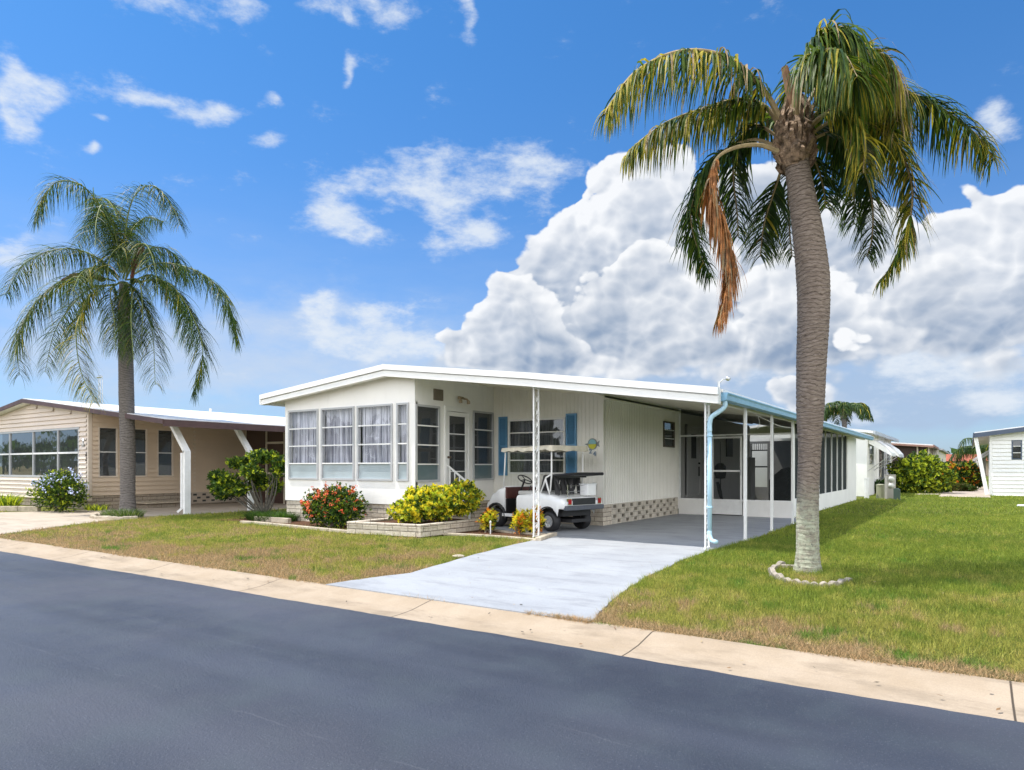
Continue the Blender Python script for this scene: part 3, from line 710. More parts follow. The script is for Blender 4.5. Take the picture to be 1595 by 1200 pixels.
# vent and light on the porch side wall
y0, y1 = atX(675, XP), atX(689, XP); b = MB(); b.box(XP, XP + .03, y0, y1, 2.94, 3.20)
for i in range(9): b.box(XP + .03, XP + .036, y0 + .015, y1 - .015, 2.955 + i * .027, 2.965 + i * .027)
b.build('vent', taupe, home)
yl = atX(717, XP); b = MB(); b.box(XP, XP + .03, yl - .1, yl + .1, 3.04, 3.10); b.tube([(XP + .03, yl - .05, 3.07), (XP + .08, yl - .12, 3.06), (XP + .12, yl - .14, 2.99)], .025, 8); b.tube([(XP + .03, yl + .08, 3.06), (XP + .09, yl + .15, 3.04), (XP + .12, yl + .17, 2.98)], .025, 8)
for q in (-.14, .17): b.lathe((XP + .12, yl + q, 2.93), [(.0, 0), (.045, .0), (.04, .06), (.015, .09)], 10)
b.build('porch_light', mat('brassy', (.45, .36, .26), .4, metal=.3), home, smooth=True)
b = MB(); b.box(XS - .25, XS - .17, YM - .05, YM - .013, .85, 1.02); b.tube([(XS - .21, YM - .05, .95), (XS - .21, YM - .08, 1.0), (XS - .18, YM - .08, .9)], .012, 6); b.build('outlet_box', alum, home)
# loose cable hanging under the carport roof
b = MB(); b.tube(spline([D(1178, 647, 15), D(1195, 655, 15), D(1215, 664, 16), D(1237, 667, 17)], 6), .009, 5); b.tube(spline([D(1181, 648, 15.2), D(1183, 660, 15.2), D(1180, 668, 15.2)], 5), .007, 5)
b.build('cable', metalw, home)
# plaque and numerals
kx = atY(923.5, YM); kz = 1.4 + (727 - 692) / FOC * (YM / ray(923.5).y)
pq = thing('plaque', (kx, YM - .03, kz), 'round fish shaped plaque, teal above and yellow below, on the ribbed wall', 'plaque')
def disc(b, cx, cz, rx, rz, y0, y1, a0=0, a1=2 * math.pi, m=0, n=20):
    pts = [(cx + rx * math.cos(a0 + (a1 - a0) * i / n), y0, cz + rz * math.sin(a0 + (a1 - a0) * i / n)) for i in range(n + (0 if a1 - a0 > 6.2 else 1))]
    b.prism(pts, (0, y1 - y0, 0), m)
b = MB(); disc(b, kx, kz, .125, .135, YM - .03, YM - .014); b.prism([(kx - .11, YM - .03, kz + .02), (kx - .21, YM - .03, kz + .0), (kx - .11, YM - .03, kz - .04)], (0, .014, 0)); b.prism([(kx + .1, YM - .03, kz + .02), (kx + .19, YM - .03, kz + .08), (kx + .17, YM - .03, kz), (kx + .19, YM - .03, kz - .07), (kx + .1, YM - .03, kz - .03)], (0, .014, 0))
b.build('rim', mat('plaque_grey', (.25, .27, .27), .5), pq)
b = MB(); disc(b, kx, kz + .005, .1, .105, YM - .034, YM - .03, 0, math.pi); b.build('upper_half', mat('plaque_teal', (.22, .45, .50), .5), pq)
b = MB(); disc(b, kx, kz - .003, .105, .115, YM - .034, YM - .03, math.pi, 2 * math.pi); b.build('lower_half', mat('plaque_yellow', (.52, .50, .03), .5), pq)
def text(s, loc, size, rot, m, name, parent=None, ext=.006):
    cu = bpy.data.curves.new(name, 'FONT'); cu.body = s; cu.size = size; cu.extrude = ext; cu.align_x = 'CENTER'; cu.align_y = 'CENTER'; cu.offset = .004
    t = bpy.data.objects.new(name, cu); COL.objects.link(t); dg = bpy.context.evaluated_depsgraph_get(); me = bpy.data.meshes.new_from_object(t.evaluated_get(dg)); bpy.data.objects.remove(t)
    o = bpy.data.objects.new(name, me); COL.objects.link(o); me.materials.clear(); me.materials.append(m); o.rotation_euler = rot; o.location = loc; return o
nb_ = mat('number_blue', (.20, .27, .36), .5)
hn = thing('house_number', (kx, YM - .02, kz - .2), 'small blue house numerals under the round plaque', 'house number')
b1 = text('2', (-.055, 0, .025), .15, (R(90), 0, 0), nb_, 'numeral'); b1.parent = hn
b1 = text('4', (.055, 0, -.035), .15, (R(90), 0, 0), nb_, 'numeral'); b1.parent = hn
# entry steps and hand rail
st = thing('entry_steps', (XP + .5, 13.7, 0), 'stone entry steps below the storm door', 'steps')
for i, (d, z) in enumerate(((1.05, .17), (.72, .34), (.40, .52), (.0, .0))):
    if d == 0: continue
    b = MB(); b.box(XP - .02, XP + d, 12.65 + i * .12, YM - .05, z - (.17 if i else .17) , z - .045); b.build('riser', skirtm, st)
    b = MB(); b.box(XP - .02, XP + d + .03, 12.62 + i * .12, YM - .04, z - .043, z); b.build('tread', capm, st, bevel=.006)
rl = thing('hand_rail', (XP + .5, 13.0, 0), 'white metal hand rail sloping down beside the storm door', 'railing')
ry = 12.95; b = MB()
def rp(px, py):
    v = ray(px); d = 16.2; return D(px, py, d)
A_, B_ = Vector((XP + .03, ry, 1.42)), Vector((XP + .85, ry, .86))
A_ = Vector((XP + .03, atX(697, XP + .03), 1.43)); 
B_ = Vector((XP + .80, atX(731, XP + .80), 1.00)); 
b.bar(A_, B_, .035, .035); b.box(B_.x - .02, B_.x + .02, B_.y - .02, B_.y + .02, .0, B_.z + .06); b.build('rail', metalw, rl)
b = MB()
for t in (.12, .34, .56, .78):
    p = A_.lerp(B_, t); b.box(p.x - .011, p.x + .011, p.y - .011, p.y + .011, p.z - .50, p.z - .015)
b.bar(A_ - Vector((0, 0, .5)), B_ - Vector((0, 0, .5)), .025, .025)
b.build('baluster', metalw, rl)
# things inside the screen room
def at_depth(px, Y, z=0): return Vector((atY(px, Y), Y, z))
b = MB(); x0, x1 = atY(1136, 26.6), atY(1172, 26.6); b.box(x0, x1, 26.4, 27.0, .02, 1.75); cbn = b.build('cabinet', mat('cabinet_white', (.6, .6, .58), .5), loc=(x0, 26.4, 0)); tag(cbn, 'white upright cabinet seen through the screen door', 'cabinet')
b = MB(); c = at_depth(1228, 23.2)
pr = [(0, 0), (.55, 0), (.56, .5), (.55, .95), (.45, 1.08), (.2, 1.32), (0, 1.38)]
b.lathe(c, pr, 14); b.xf(Matrix.Translation(c) @ Matrix.Diagonal((1.1, .7, 1, 1)) @ Matrix.Translation(-c)); tag(b.build('grill_cover', mat('black_cloth', (.022, .027, .035), .8, .3, 5, .01, 8), loc=c, smooth=True), 'tall dark cloth covered grill behind the right screens', 'grill cover')
b = MB(); c = at_depth(1122, 22.0); b.tube([c + Vector((0, 0, .35)), c + Vector((0, 0, .9)), c + Vector((0, 0, 1.02))], [.02, .02, .02], 6); b.lathe(c + Vector((0, 0, 1.0)), [(0, 0), (.16, .02), (.19, .2), (.17, .42), (.10, .5), (0, .52)], 12)
b.tube([c + Vector((0, 0, 1.5)), c + Vector((0, 0, 2.2))], .01, 5); b.tube([c + Vector((-.1, 0, .9)), c + Vector((-.02, 0, .6)), c + Vector((.1, 0, .1))], [.05, .07, .03], 6); b.tube([c + Vector((-.35, 0, .15)), c + Vector((0, 0, .33)), c + Vector((.3, 0, .12))], .035, 6)
for q in (-.3, 0, .25): b.lathe(c + Vector((q, 0, .02)), [(0, 0), (.12, .02), (.14, .12), (.05, .2), (0, .2)], 8)
tag(b.build('golf_bag', blackv, loc=c, smooth=True), 'black bag hanging on a stand behind the screen door', 'bag')
# ------------------------------------------------------------------ palms
def bark(name, c1, c2, c3, ring=16., lich=0.):
    m = newmat(name); p = pos(); s = nd('ShaderNodeSeparateXYZ'); inp(s, 0, p)
    wv_ = ma('MULTIPLY', noise(p, 5, 5, .65)[0], .13)
    ang = ma('ADD', s.outputs[2], ma('ADD', wv_, ma('MULTIPLY', noise(p, 1.7, 2, .5)[0], .35)))
    f = ma('FRACT', ma('MULTIPLY', ang, ring)); g = noise(vm('MULTIPLY', p, (14, 14, 75)), 1, 5, .7)[0]
    c = mixc(smooth(g, .3, .7), c4(c1), c4(c2)); c = mixc(ma('MULTIPLY', smooth(f, .80, .97), .75), c, c4(c3))
    if lich:
        l = noise(p, 16, 6, .7)[0]; k = ma('MULTIPLY', smooth(ma('SUBTRACT', s.outputs[2], ma('MULTIPLY', l, .5)), lich, lich - .7), 1.)
        c = mixc(ma('MULTIPLY', k, smooth(noise(p, 11, 6, .75)[0], .36, .60, .25, .9)), c, (.42, .44, .33, 1)); c = mixc(ma('MULTIPLY', k, smooth(noise(p, 34, 4, .7)[0], .60, .68)), c, (.10, .10, .09, 1))
    finish(bsdf(c, .9, 0, .15, bump(ma('ADD', ma('MULTIPLY', smooth(f, .7, 1.), -1.), ma('MULTIPLY', g, .6)), .014))); return m
bark1 = bark('palm_bark', (.13, .10, .082), (.285, .235, .195), (.06, .045, .035), 17., 1.05)
bark2 = bark('palm_bark_grey', (.12, .108, .10), (.225, .205, .19), (.065, .058, .05), 13.)
fibre = mat('palm_fibre', (.30, .21, .14), .95, .65, 12, .03, 40)
petm = mat('petiole', (.33, .25, .13), .6, .3, 9)
petg = mat('green_petiole', (.17, .21, .06), .6, .3, 9)
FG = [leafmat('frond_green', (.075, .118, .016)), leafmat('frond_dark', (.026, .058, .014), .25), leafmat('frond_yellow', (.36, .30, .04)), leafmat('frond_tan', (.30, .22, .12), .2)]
dead = leafmat('dead_frond', (.34, .145, .050), .15, .45)
def frond(root, pts, L, nl, mix, rp, droop=.5, rr0=.022, dead_=False, wid=.030, spread=1., gap=.12, label=None, fwdbias=.45, petcol=None, lm_=1.):
    cv = spline(pts, 12); K = len(cv)
    seg = [0.]
    for i in range(1, K): seg.append(seg[-1] + (cv[i] - cv[i-1]).length)
    tot = seg[-1]
    def at(t):
        s_ = t * tot; i = 0
        while i < K - 2 and seg[i+1] < s_: i += 1
        u = (s_ - seg[i]) / max(1e-6, seg[i+1] - seg[i]); return cv[i].lerp(cv[i+1], u), (cv[i+1] - cv[i]).normalized()
    nl = int(nl * (1.9 if not dead_ else 1.6)); wid *= 1.3 if not dead_ else 1.5; L *= lm_ if not dead_ else 1.35
    b = MB(); b.tube(cv, [rr0 * (1 - .85 * (i / (K-1)) ** .8) + .003 for i in range(K)], 6, 4)
    side0 = None
    for i in range(nl):
        t = gap + (1 - gap) * (i + rp.uniform(-.3, .3)) / nl; t = min(max(t, gap), .998)
        p, T = at(t)
        S = T.cross(Vector((0, 0, 1)))
        if S.length < .15: S = T.cross(Vector((.3, 1, .2)))
        S.normalize()
        if side0 is not None and S.dot(side0) < 0 and S.length: S = S if abs(T.z) < .7 else -S
        side0 = S.copy(); N = S.cross(T).normalized()
        sg = 1 if i % 2 else -1
        env = min(1, (t - gap) / .18 + .35) * (1 - max(0, (t - .72)) / .28 * .55)
        ln = L * env * rp.uniform(.8, 1.12)
        d = (S * sg * spread * rp.uniform(.55, 1.1) + T * fwdbias * rp.uniform(.5, 1.5) + N * rp.uniform(-.45, .55)).normalized()
        w = wid * rp.uniform(.75, 1.15) * (1 - .45 * t)
        r_ = rp.random(); mi = 0; acc = 0
        for j, q in enumerate(mix):
            acc += q
            if r_ < acc: mi = j; break
        if not dead_ and t > .8 and rp.random() < .25 and mix[2] > .04: mi = 2
        n = 5; q = p.copy(); W = d.cross(Vector((0, 0, 1)))
        W = W.normalized() if W.length > .1 else S
        W = (W + N * rp.uniform(-.8, .8)).normalized(); vs = []; dd = d.copy(); g = droop * rp.uniform(.7, 1.35)
        for k in range(n + 1):
            u = k / n; ww = w * (.45 + .55 * math.sin(math.pi * min(1, u * 1.25 + .18))) if u < .62 else w * (1 - u) * 2.2
            ww = max(ww, .0015); vs += [q - W * ww / 2, q + W * ww / 2]
            dd = (dd + Vector((rp.uniform(-.05, .05), rp.uniform(-.05, .05), -g))).normalized(); q = q + dd * (ln / n)
        b.mesh(vs, [(2*k, 2*k+1, 2*k+3, 2*k+2) for k in range(n)], mi if not dead_ else (0 if rp.random() < .8 else 3))
    mats = (FG if not dead_ else [dead] * 3 + [FG[3]]) + [petcol or petm]
    o = b.build('frond', mats, root)
    if label: o['label'] = label
    return o
def trunk(root, pts, rads, m, n=22, ringh=.06, amp=.03, rs=1):
    cv = spline(pts, 14); K = len(cv); rg = random.Random(rs)
    rr_ = []
    zs = [p.z for p in cv]
    for i, p in enumerate(cv):
        t = i / (K - 1) * (len(rads) - 1); j = min(int(t), len(rads) - 2); u = t - j; rr_.append(rads[j] * (1 - u) + rads[j+1] * u)
    # refine for rings
    fine = []; fr_ = []
    for i in range(K - 1):
        m_ = 4
        for k in range(m_):
            u = k / m_; fine.append(cv[i].lerp(cv[i+1], u)); fr_.append((rr_[i] * (1 - u) + rr_[i+1] * u) * (1 + rg.uniform(-amp, amp) * .6 + amp * .5 * math.sin(fine[-1].z / ringh * 2 * math.pi)))
    fine.append(cv[-1]); fr_.append(rr_[-1])
    b = MB(); b.tube(fine, fr_, n, 0); return b.build('trunk', m, root, smooth=True)
# tall palm on the right lawn
DP = 9.13
pr_ = thing('palm_tree', G(1258, 890), 'tall palm with curved ringed trunk and one dead orange frond, on the right lawn', 'palm tree')
tp = [D(1258, 893, DP), D(1258, 860, DP), D(1258, 780, DP), D(1261, 700, DP), D(1262, 640, DP), D(1264, 560, DP), D(1267, 490, DP), D(1266, 430, DP), D(1258, 360, DP), D(1250, 310, DP), D(1242, 262, DP), D(1238, 225, DP)]
px2m = DP / FOC
trunk(pr_, tp, [v * px2m / 2.17 for v in (48, 37, 35, 36, 44, 48, 51, 53, 48, 43, 39, 37)], bark1, ringh=.058, amp=.022)
rp = random.Random(40)
# fibrous crown base
b = MB()
for i in range(150):
    a = rp.uniform(0, 2 * math.pi); z0 = rp.uniform(190, 264); r0 = (rp.uniform(20, 25) - max(0, 225 - z0) * .28) * px2m
    c = D(1238, z0, DP); o1 = Vector((math.cos(a), math.sin(a), 0)); h = rp.uniform(.14, .42); w = rp.uniform(.015, .05); sd_ = Vector((-o1.y, o1.x, 0)) * w
    p0 = c + o1 * r0; p1 = c + o1 * (r0 + rp.uniform(.05, .10)) + Vector((0, 0, h * .45)); p2 = c + o1 * (r0 * rp.uniform(.6, 1.1)) + Vector((0, 0, h))
    b.mesh([p0 - sd_, p0 + sd_, p1 + sd_ * .9, p1 - sd_ * .9, p2 + sd_ * .35, p2 - sd_ * .35, p0 - o1 * .05 , p1 - o1 * .06, p2 - o1 * .04], [(0,1,2,3),(3,2,4,5),(0,3,7,6),(1,6,7,2),(3,5,8,7),(2,7,8,4)])
b.tube([D(1238, 262, DP), D(1238, 240, DP), D(1237, 215, DP), D(1238, 180, DP), D(1240, 150, DP)], [v * px2m for v in (17, 24, 22, 14, 6)], 14)
b.build('crown_base', fibre, pr_)
def pf(lst, dz0, dz1, base=DP):
    n = len(lst); return [D(x, y, base + dz0 + (dz1 - dz0) * (i / (n - 1))) for i, (x, y) in enumerate(lst)]
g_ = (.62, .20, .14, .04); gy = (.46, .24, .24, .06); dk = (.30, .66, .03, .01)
F = lambda *a, **k: frond(pr_, *a, rp=rp, lm_=1.38, **k)
F(pf([(1222, 200), (1196, 150), (1160, 108), (1110, 82), (1050, 82), (990, 112), (952, 160), (942, 178)], 0, -.5), .58, 190, gy, droop=.62, rr0=.04, gap=.16)
F(pf([(1222, 205), (1190, 165), (1150, 155), (1100, 168), (1040, 190), (995, 222), (972, 246)], .1, .4), .50, 180, gy, droop=.62, rr0=.034, gap=.16)
F(pf([(1226, 205), (1185, 168), (1140, 160), (1095, 172)], .3, 1.5), .50, 110, g_, droop=.6, rr0=.03)
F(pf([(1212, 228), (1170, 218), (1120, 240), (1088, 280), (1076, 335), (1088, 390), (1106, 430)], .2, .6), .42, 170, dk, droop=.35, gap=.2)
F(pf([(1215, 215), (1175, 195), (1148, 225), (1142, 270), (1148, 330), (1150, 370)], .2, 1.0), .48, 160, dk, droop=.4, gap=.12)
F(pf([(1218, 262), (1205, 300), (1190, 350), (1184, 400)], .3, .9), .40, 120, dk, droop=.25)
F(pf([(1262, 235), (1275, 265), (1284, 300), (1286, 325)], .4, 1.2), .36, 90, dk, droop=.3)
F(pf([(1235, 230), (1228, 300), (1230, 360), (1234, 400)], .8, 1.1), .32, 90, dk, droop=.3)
F(pf([(1236, 190), (1240, 130), (1262, 75), (1296, 45), (1325, 50), (1342, 90), (1348, 140)], -.05, -.7), .72, 190, (.66, .22, .10, .02), droop=.5, rr0=.03, gap=.30, wid=.036)
F(pf([(1240, 190), (1246, 140), (1262, 100), (1285, 78), (1315, 85), (1335, 120)], -.1, -1.2), .70, 150, (.66, .24, .08, .02), droop=.6, rr0=.03, gap=.3)
F(pf([(1240, 190), (1244, 140), (1256, 100), (1282, 70)], .1, .6), .50, 110, g_, droop=.5, rr0=.03, gap=.3)
F(pf([(1245, 190), (1270, 140), (1300, 100), (1345, 78), (1382, 92), (1396, 140), (1398, 190)], .0, -.3), .60, 190, (.36, .14, .28, .22), droop=.55, rr0=.03, gap=.22)
F(pf([(1248, 195), (1280, 150), (1330, 120), (1375, 130), (1400, 170), (1405, 230)], .1, .7), .60, 170, (.5, .3, .15, .05), droop=.5, rr0=.03, gap=.22)
F(pf([(1254, 205), (1310, 160), (1370, 140), (1430, 150), (1480, 178), (1522, 212), (1548, 248)], .05, .2), .56, 190, (.62, .26, .10, .02), droop=.45, rr0=.03, gap=.2)
F(pf([(1258, 212), (1300, 188), (1352, 192), (1395, 225), (1420, 285), (1416, 350), (1394, 405), (1370, 440)], -.1, .3), .40, 200, (.42, .16, .38, .04), droop=.35, rr0=.026, gap=.2)
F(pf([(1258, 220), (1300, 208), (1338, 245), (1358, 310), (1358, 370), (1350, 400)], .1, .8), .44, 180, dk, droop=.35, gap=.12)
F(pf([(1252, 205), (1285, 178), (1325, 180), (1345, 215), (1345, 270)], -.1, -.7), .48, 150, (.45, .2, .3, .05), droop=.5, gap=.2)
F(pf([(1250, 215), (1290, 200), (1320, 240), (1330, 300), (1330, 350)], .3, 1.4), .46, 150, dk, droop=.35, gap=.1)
F(pf([(1252, 200), (1290, 160), (1340, 155), (1385, 185), (1400, 240)], .2, 1.6), .50, 150, (.5, .4, .08, .02), droop=.45, gap=.1)
frond(pr_, pf([(1212, 236), (1180, 226), (1140, 232), (1113, 253), (1108, 300), (1126, 350), (1138, 410), (1130, 460), (1120, 500)], -.2, -.3), .40, 380, (1, 0, 0, 0), rp, droop=.7, rr0=.03, dead_=True, wid=.022, spread=.85, gap=.28, label='dead orange brown frond hanging straight down')
b = MB(); b.tube([D(1240, 185, DP), D(1232, 150, DP), D(1222, 105, DP)], [.07, .06, .045], 8); b.build('cut_stub', mat('stub', (.22, .12, .06), .9, .3, 10), pr_)
# palm by the neighbour drive
DL = 20.4
pl_ = thing('palm_tree', G(197, 800), 'feathery palm with straight grey trunk beside the tan driveway', 'palm tree')
k2 = DL / FOC
trunk(pl_, [D(199, 803, DL), D(199, 770, DL), D(199, 700, DL), D(197, 620, DL), D(196, 560, DL), D(194, 500, DL), D(193, 440, DL)], [v * k2 / 2.28 for v in (29, 24, 25, 25, 24, 21, 15)], bark2, ringh=.075, amp=.02)
rp = random.Random(12)
def FL(lst, dz0, dz1, L=.85, n=170, mix=(.42, .53, .04, .01), droop=.33, **k):
    frond(pl_, pf(lst, dz0, dz1, DL), L * 1.12, int(n * 1.1), mix, rp, droop=droop, rr0=.026, wid=.021, spread=1.1, petcol=petg, **k)
FL([(188, 425), (170, 350), (135, 295), (95, 282), (68, 305), (56, 345)], 0, -.6, n=190, L=.9)
FL([(192, 425), (196, 355), (210, 305), (240, 290), (268, 322), (280, 350)], 0, -.9, n=190, L=.9)
FL([(191, 425), (186, 350), (165, 310), (135, 320)], .1, 1.6)
FL([(194, 425), (200, 370), (225, 340), (255, 345)], .1, 1.8)
FL([(190, 420), (178, 360), (160, 320), (150, 345), (148, 385)], -.2, -1.9, n=150)
FL([(184, 436), (145, 398), (95, 388), (40, 410), (8, 460)], 0, .3, n=200, L=.95)
FL([(180, 438), (125, 428), (68, 458), (30, 520), (30, 585)], -.1, -.8, n=200, L=.95)
FL([(180, 443), (145, 455), (120, 510), (125, 575), (148, 628)], -.2, -1.6, n=190, mix=(.45, .25, .26, .04))
FL([(186, 440), (172, 455), (178, 500), (180, 545)], -.3, -1.8, n=150, L=.8, droop=.45)
FL([(196, 440), (212, 455), (236, 510), (242, 600)], -.1, -1.2, n=180)
FL([(203, 430), (250, 410), (312, 425), (352, 465), (370, 535)], .0, .2, n=200, L=.95)
FL([(205, 440), (260, 440), (298, 490), (316, 550), (302, 615)], -.1, -.7, n=200)
FL([(180, 443), (135, 453), (88, 511), (70, 580)], .1, 1.4, n=180)
FL([(202, 440), (240, 430), (280, 470), (300, 540)], .2, 1.8, n=170)
FL([(197, 432), (215, 400), (245, 385), (275, 400), (292, 440)], .1, 1.5, n=150)
FL([(190, 440), (205, 452), (204, 500), (208, 560)], -.4, -2.0, n=140, L=.75, droop=.45)
FL([(186, 432), (160, 415), (128, 425), (110, 460)], -.3, -2.0, n=140)
FL([(192, 440), (188, 470), (190, 520)], .4, 1.2, n=110, L=.7)
FL([(194, 440), (193, 455), (193, 505), (196, 550)], -.3, -1.2, n=150, L=.75, droop=.5)
FL([(196, 436), (216, 438), (222, 480), (220, 540)], -.3, -1.5, n=150, L=.75, droop=.5)
FL([(192, 434), (200, 400), (190, 385), (172, 400), (165, 450)], -.2, -1.9, n=150)
FL([(196, 436), (205, 395), (225, 380), (240, 410), (246, 460)], -.2, -1.9, n=150)
FL([(191, 425), (182, 370), (168, 335), (140, 345), (120, 380)], .1, .9, n=150)
b = MB(); b.tube(spline([D(205, 438, DL), D(209, 415, DL - .1), D(214, 395, DL - .1), D(221, 380, DL - .1)], 5), [.05] * 5 + [.10] * 5 + [.12] * 5 + [.03], 10)
o = b.build('seed_sheath', mat('sheath_red', (.13, .030, .018), .6, .2, 6), pl_, smooth=True)
b = MB(); b.tube(spline([D(165, 437, DL - .3), D(140, 429, DL - .5), D(115, 430, DL - .6), D(95, 437, DL - .7)], 5), [.02] + [.09] * 6 + [.08] * 5 + [.04] * 3 + [.01], 8); b.build('seed_sheath', mat('sheath_brown', (.07, .035, .02), .7, .2, 6), pl_, smooth=True)
# ------------------------------------------------------------------ shrubs
def shrub(name, loc, label, blobs_, nclus, leaf, mats, wts, rs=1, per=7, flowers=None, stems=True, ratio=2.2, zmin=.02, shell=.55, group=None, cat='shrub', stemm=None, updir=.5, parts=True):
    rg = random.Random(rs); root = thing(name, loc, label, cat, group); b = MB(); S = MB(); Fm = MB()
    vols = [r[3] * r[4] * r[5] for r in blobs_]; tot = sum(vols); base = Vector(loc)
    for (cx, cy, cz, rx, ry, rz), v in zip(blobs_, vols):
        c = Vector((cx, cy, cz))
        # inner density so the crown does not read as hollow
        n = int(nclus * v / tot)
        for i in range(n):
            d = Vector((rg.gauss(0, 1), rg.gauss(0, 1), rg.gauss(0, 1))).normalized()
            rad = (shell + (1 - shell) * rg.random()) * (1 + .14 * math.sin(d.x * 7 + cx * 3) * math.sin(d.z * 6 + 1) + rg.uniform(-.06, .10))
            p = c + Vector((d.x * rx, d.y * ry, d.z * rz)) * rad
            if p.z < zmin: continue
            ax = (d + Vector((0, 0, updir)) + Vector((rg.uniform(-.4, .4), rg.uniform(-.4, .4), rg.uniform(-.3, .3)))).normalized()
            a1 = ax.orthogonal().normalized(); a2 = ax.cross(a1)
            r_ = rg.random(); acc = 0; mi = 0
            for j, q in enumerate(wts):
                acc += q
                if r_ < acc: mi = j; break
            k0 = rg.uniform(0, 6.28)
            for k in range(per):
                a = k0 + k * 2.4; tilt = rg.uniform(.25, 1.1); ld = (ax * math.cos(tilt) + (a1 * math.cos(a) + a2 * math.sin(a)) * math.sin(tilt)).normalized()
                sd = ld.cross(ax); sd = sd.normalized() if sd.length > .05 else a1
                L = leaf * rg.uniform(.65, 1.2); wd = L / ratio; q0 = p + ax * rg.uniform(-.5, .3) * leaf; up = ax * L * .12
                b.mesh([q0, q0 + ld * L * .45 - sd * wd / 2 + up, q0 + ld * L - up * .5, q0 + ld * L * .45 + sd * wd / 2 + up], [(0, 1, 2), (0, 2, 3)], mi if rg.random() > .15 else rg.randrange(len(mats)))
            if flowers and d.z > flowers['zmin'] and rad > .85 and rg.random() < flowers['p'] * (flowers.get('bias', lambda p: 1)(p)):
                for k in range(flowers['n']):
                    q = p + ax * leaf * .6 + Vector((rg.gauss(0, 1), rg.gauss(0, 1), rg.gauss(0, 1))) * flowers['r']; s_ = flowers['s']; e1 = Vector((rg.gauss(0, 1), rg.gauss(0, 1), rg.gauss(0, 1))).normalized(); e2 = e1.orthogonal().normalized()
                    Fm.mesh([q - e1 * s_, q - e2 * s_, q + e1 * s_, q + e2 * s_], [(0, 1, 2, 3)])
    b.build('foliage', mats, root)
    if Fm.f: Fm.build('flowers', flowers['m'], root)['kind'] = 'stuff'
    if stems:
        for (cx, cy, cz, rx, ry, rz) in blobs_:
            for k in range(3):
                e = Vector((cx + rg.uniform(-.5, .5) * rx, cy + rg.uniform(-.5, .5) * ry, cz + rg.uniform(-.2, .5) * rz)); mid = base.lerp(e, .5) + Vector((rg.uniform(-.1, .1), rg.uniform(-.1, .1), -.05)); s0 = base + Vector((rg.uniform(-.1, .1), rg.uniform(-.1, .1), 0))
                S.tube(spline([s0, mid, e], 4), [.022, .021, .02, .018, .016, .014, .012, .01, .006], 5)
        S.build('stems', stemm or mat('stem_' + name, (.20, .17, .13), .9, .3, 12), root)
    return root
lg = leafmat('leaf_green', (.055, .11, .020)); ld_ = leafmat('leaf_dark', (.022, .055, .016), .2); lm = leafmat('leaf_mid', (.10, .16, .022)); ly = leafmat('leaf_yellow', (.74, .64, .05), .3, .2); lyg = leafmat('leaf_lime', (.40, .46, .04), .35); lo_ = leafmat('leaf_orange', (.66, .22, .03), .25)
petal_r = mat('petal_red', (.80, .13, .04), .6, .3, 20); petal_b = mat('petal_blue', (.50, .58, .85), .6, .2, 20); petal_p = mat('petal_pink', (.7, .25, .25), .6)
# red flowering shrub in front of the porch
c = Vector((-12.15, 10.75, 0))
shrub('flowering_shrub', (c.x, c.y, 0), 'rounded green shrub with red orange flowers under the porch windows', [(c.x - .2, c.y, .42, .62, .45, .42), (c.x + .32, c.y, .45, .58, .45, .45), (c.x + .15, c.y, .66, .45, .35, .34), (c.x - .5, c.y - .1, .52, .30, .28, .38), (c.x - .72, c.y, .3, .22, .25, .2)], 2300, .06, [lg, ld_, lm, lyg], (.4, .3, .22, .08), 3, 7, dict(zmin=-.5, p=.13, n=14, r=.028, s=.016, m=petal_r, bias=lambda p: 2.2 if p.x < -12.3 else .8))
# yellow variegated shrub in the raised planter
shrub('croton_shrub', (-9.65, 11.0, .25), 'large yellow and lime leaved shrub in the raised stone planter', [(-9.55, 11.2, .62, .55, .5, .36), (-9.2, 11.75, .72, .42, .45, .36), (-9.95, 10.75, .45, .34, .3, .22), (-9.75, 10.8, .48, .3, .3, .26)], 1700, .085, [ly, lyg, lm, lg], (.36, .34, .16, .14), 8, 8, ratio=2.0, zmin=.25)
shrub('croton_shrub', (-10.1, 11.1, .25), 'small upright yellow tuft rising behind the raised planter', [(-10.08, 11.05, .78, .11, .10, .13)], 60, .085, [ly, lyg, lm], (.6, .25, .15), 9, 8, ratio=2.0, shell=.2)
for i, (px_, py_, s_, lab) in enumerate(((754, 831, 1., 'small yellow orange croton plant next to the front cart wheel'), (803, 834, 1.05, 'yellow croton plant just left of the garden bed post'), (826, 834, 1.15, 'orange yellow croton plant growing around the garden bed post'))):
    p = G(px_, py_); p = p + Vector((0, .15, 0))
    shrub('croton_plant', (p.x, p.y, 0), lab, [(p.x, p.y, .24 * s_, .17 * s_, .17 * s_, .20 * s_), (p.x + .05, p.y, .33 * s_, .13 * s_, .13 * s_, .14 * s_)], 130, .10, [ly, lo_, lyg, ld_], ((.55, .15, .18, .12) if i < 2 else (.5, .32, .08, .1)), 30 + i, 8, ratio=3.2, shell=.3, group='croton plants along the garden bed', cat='plant', updir=.9)
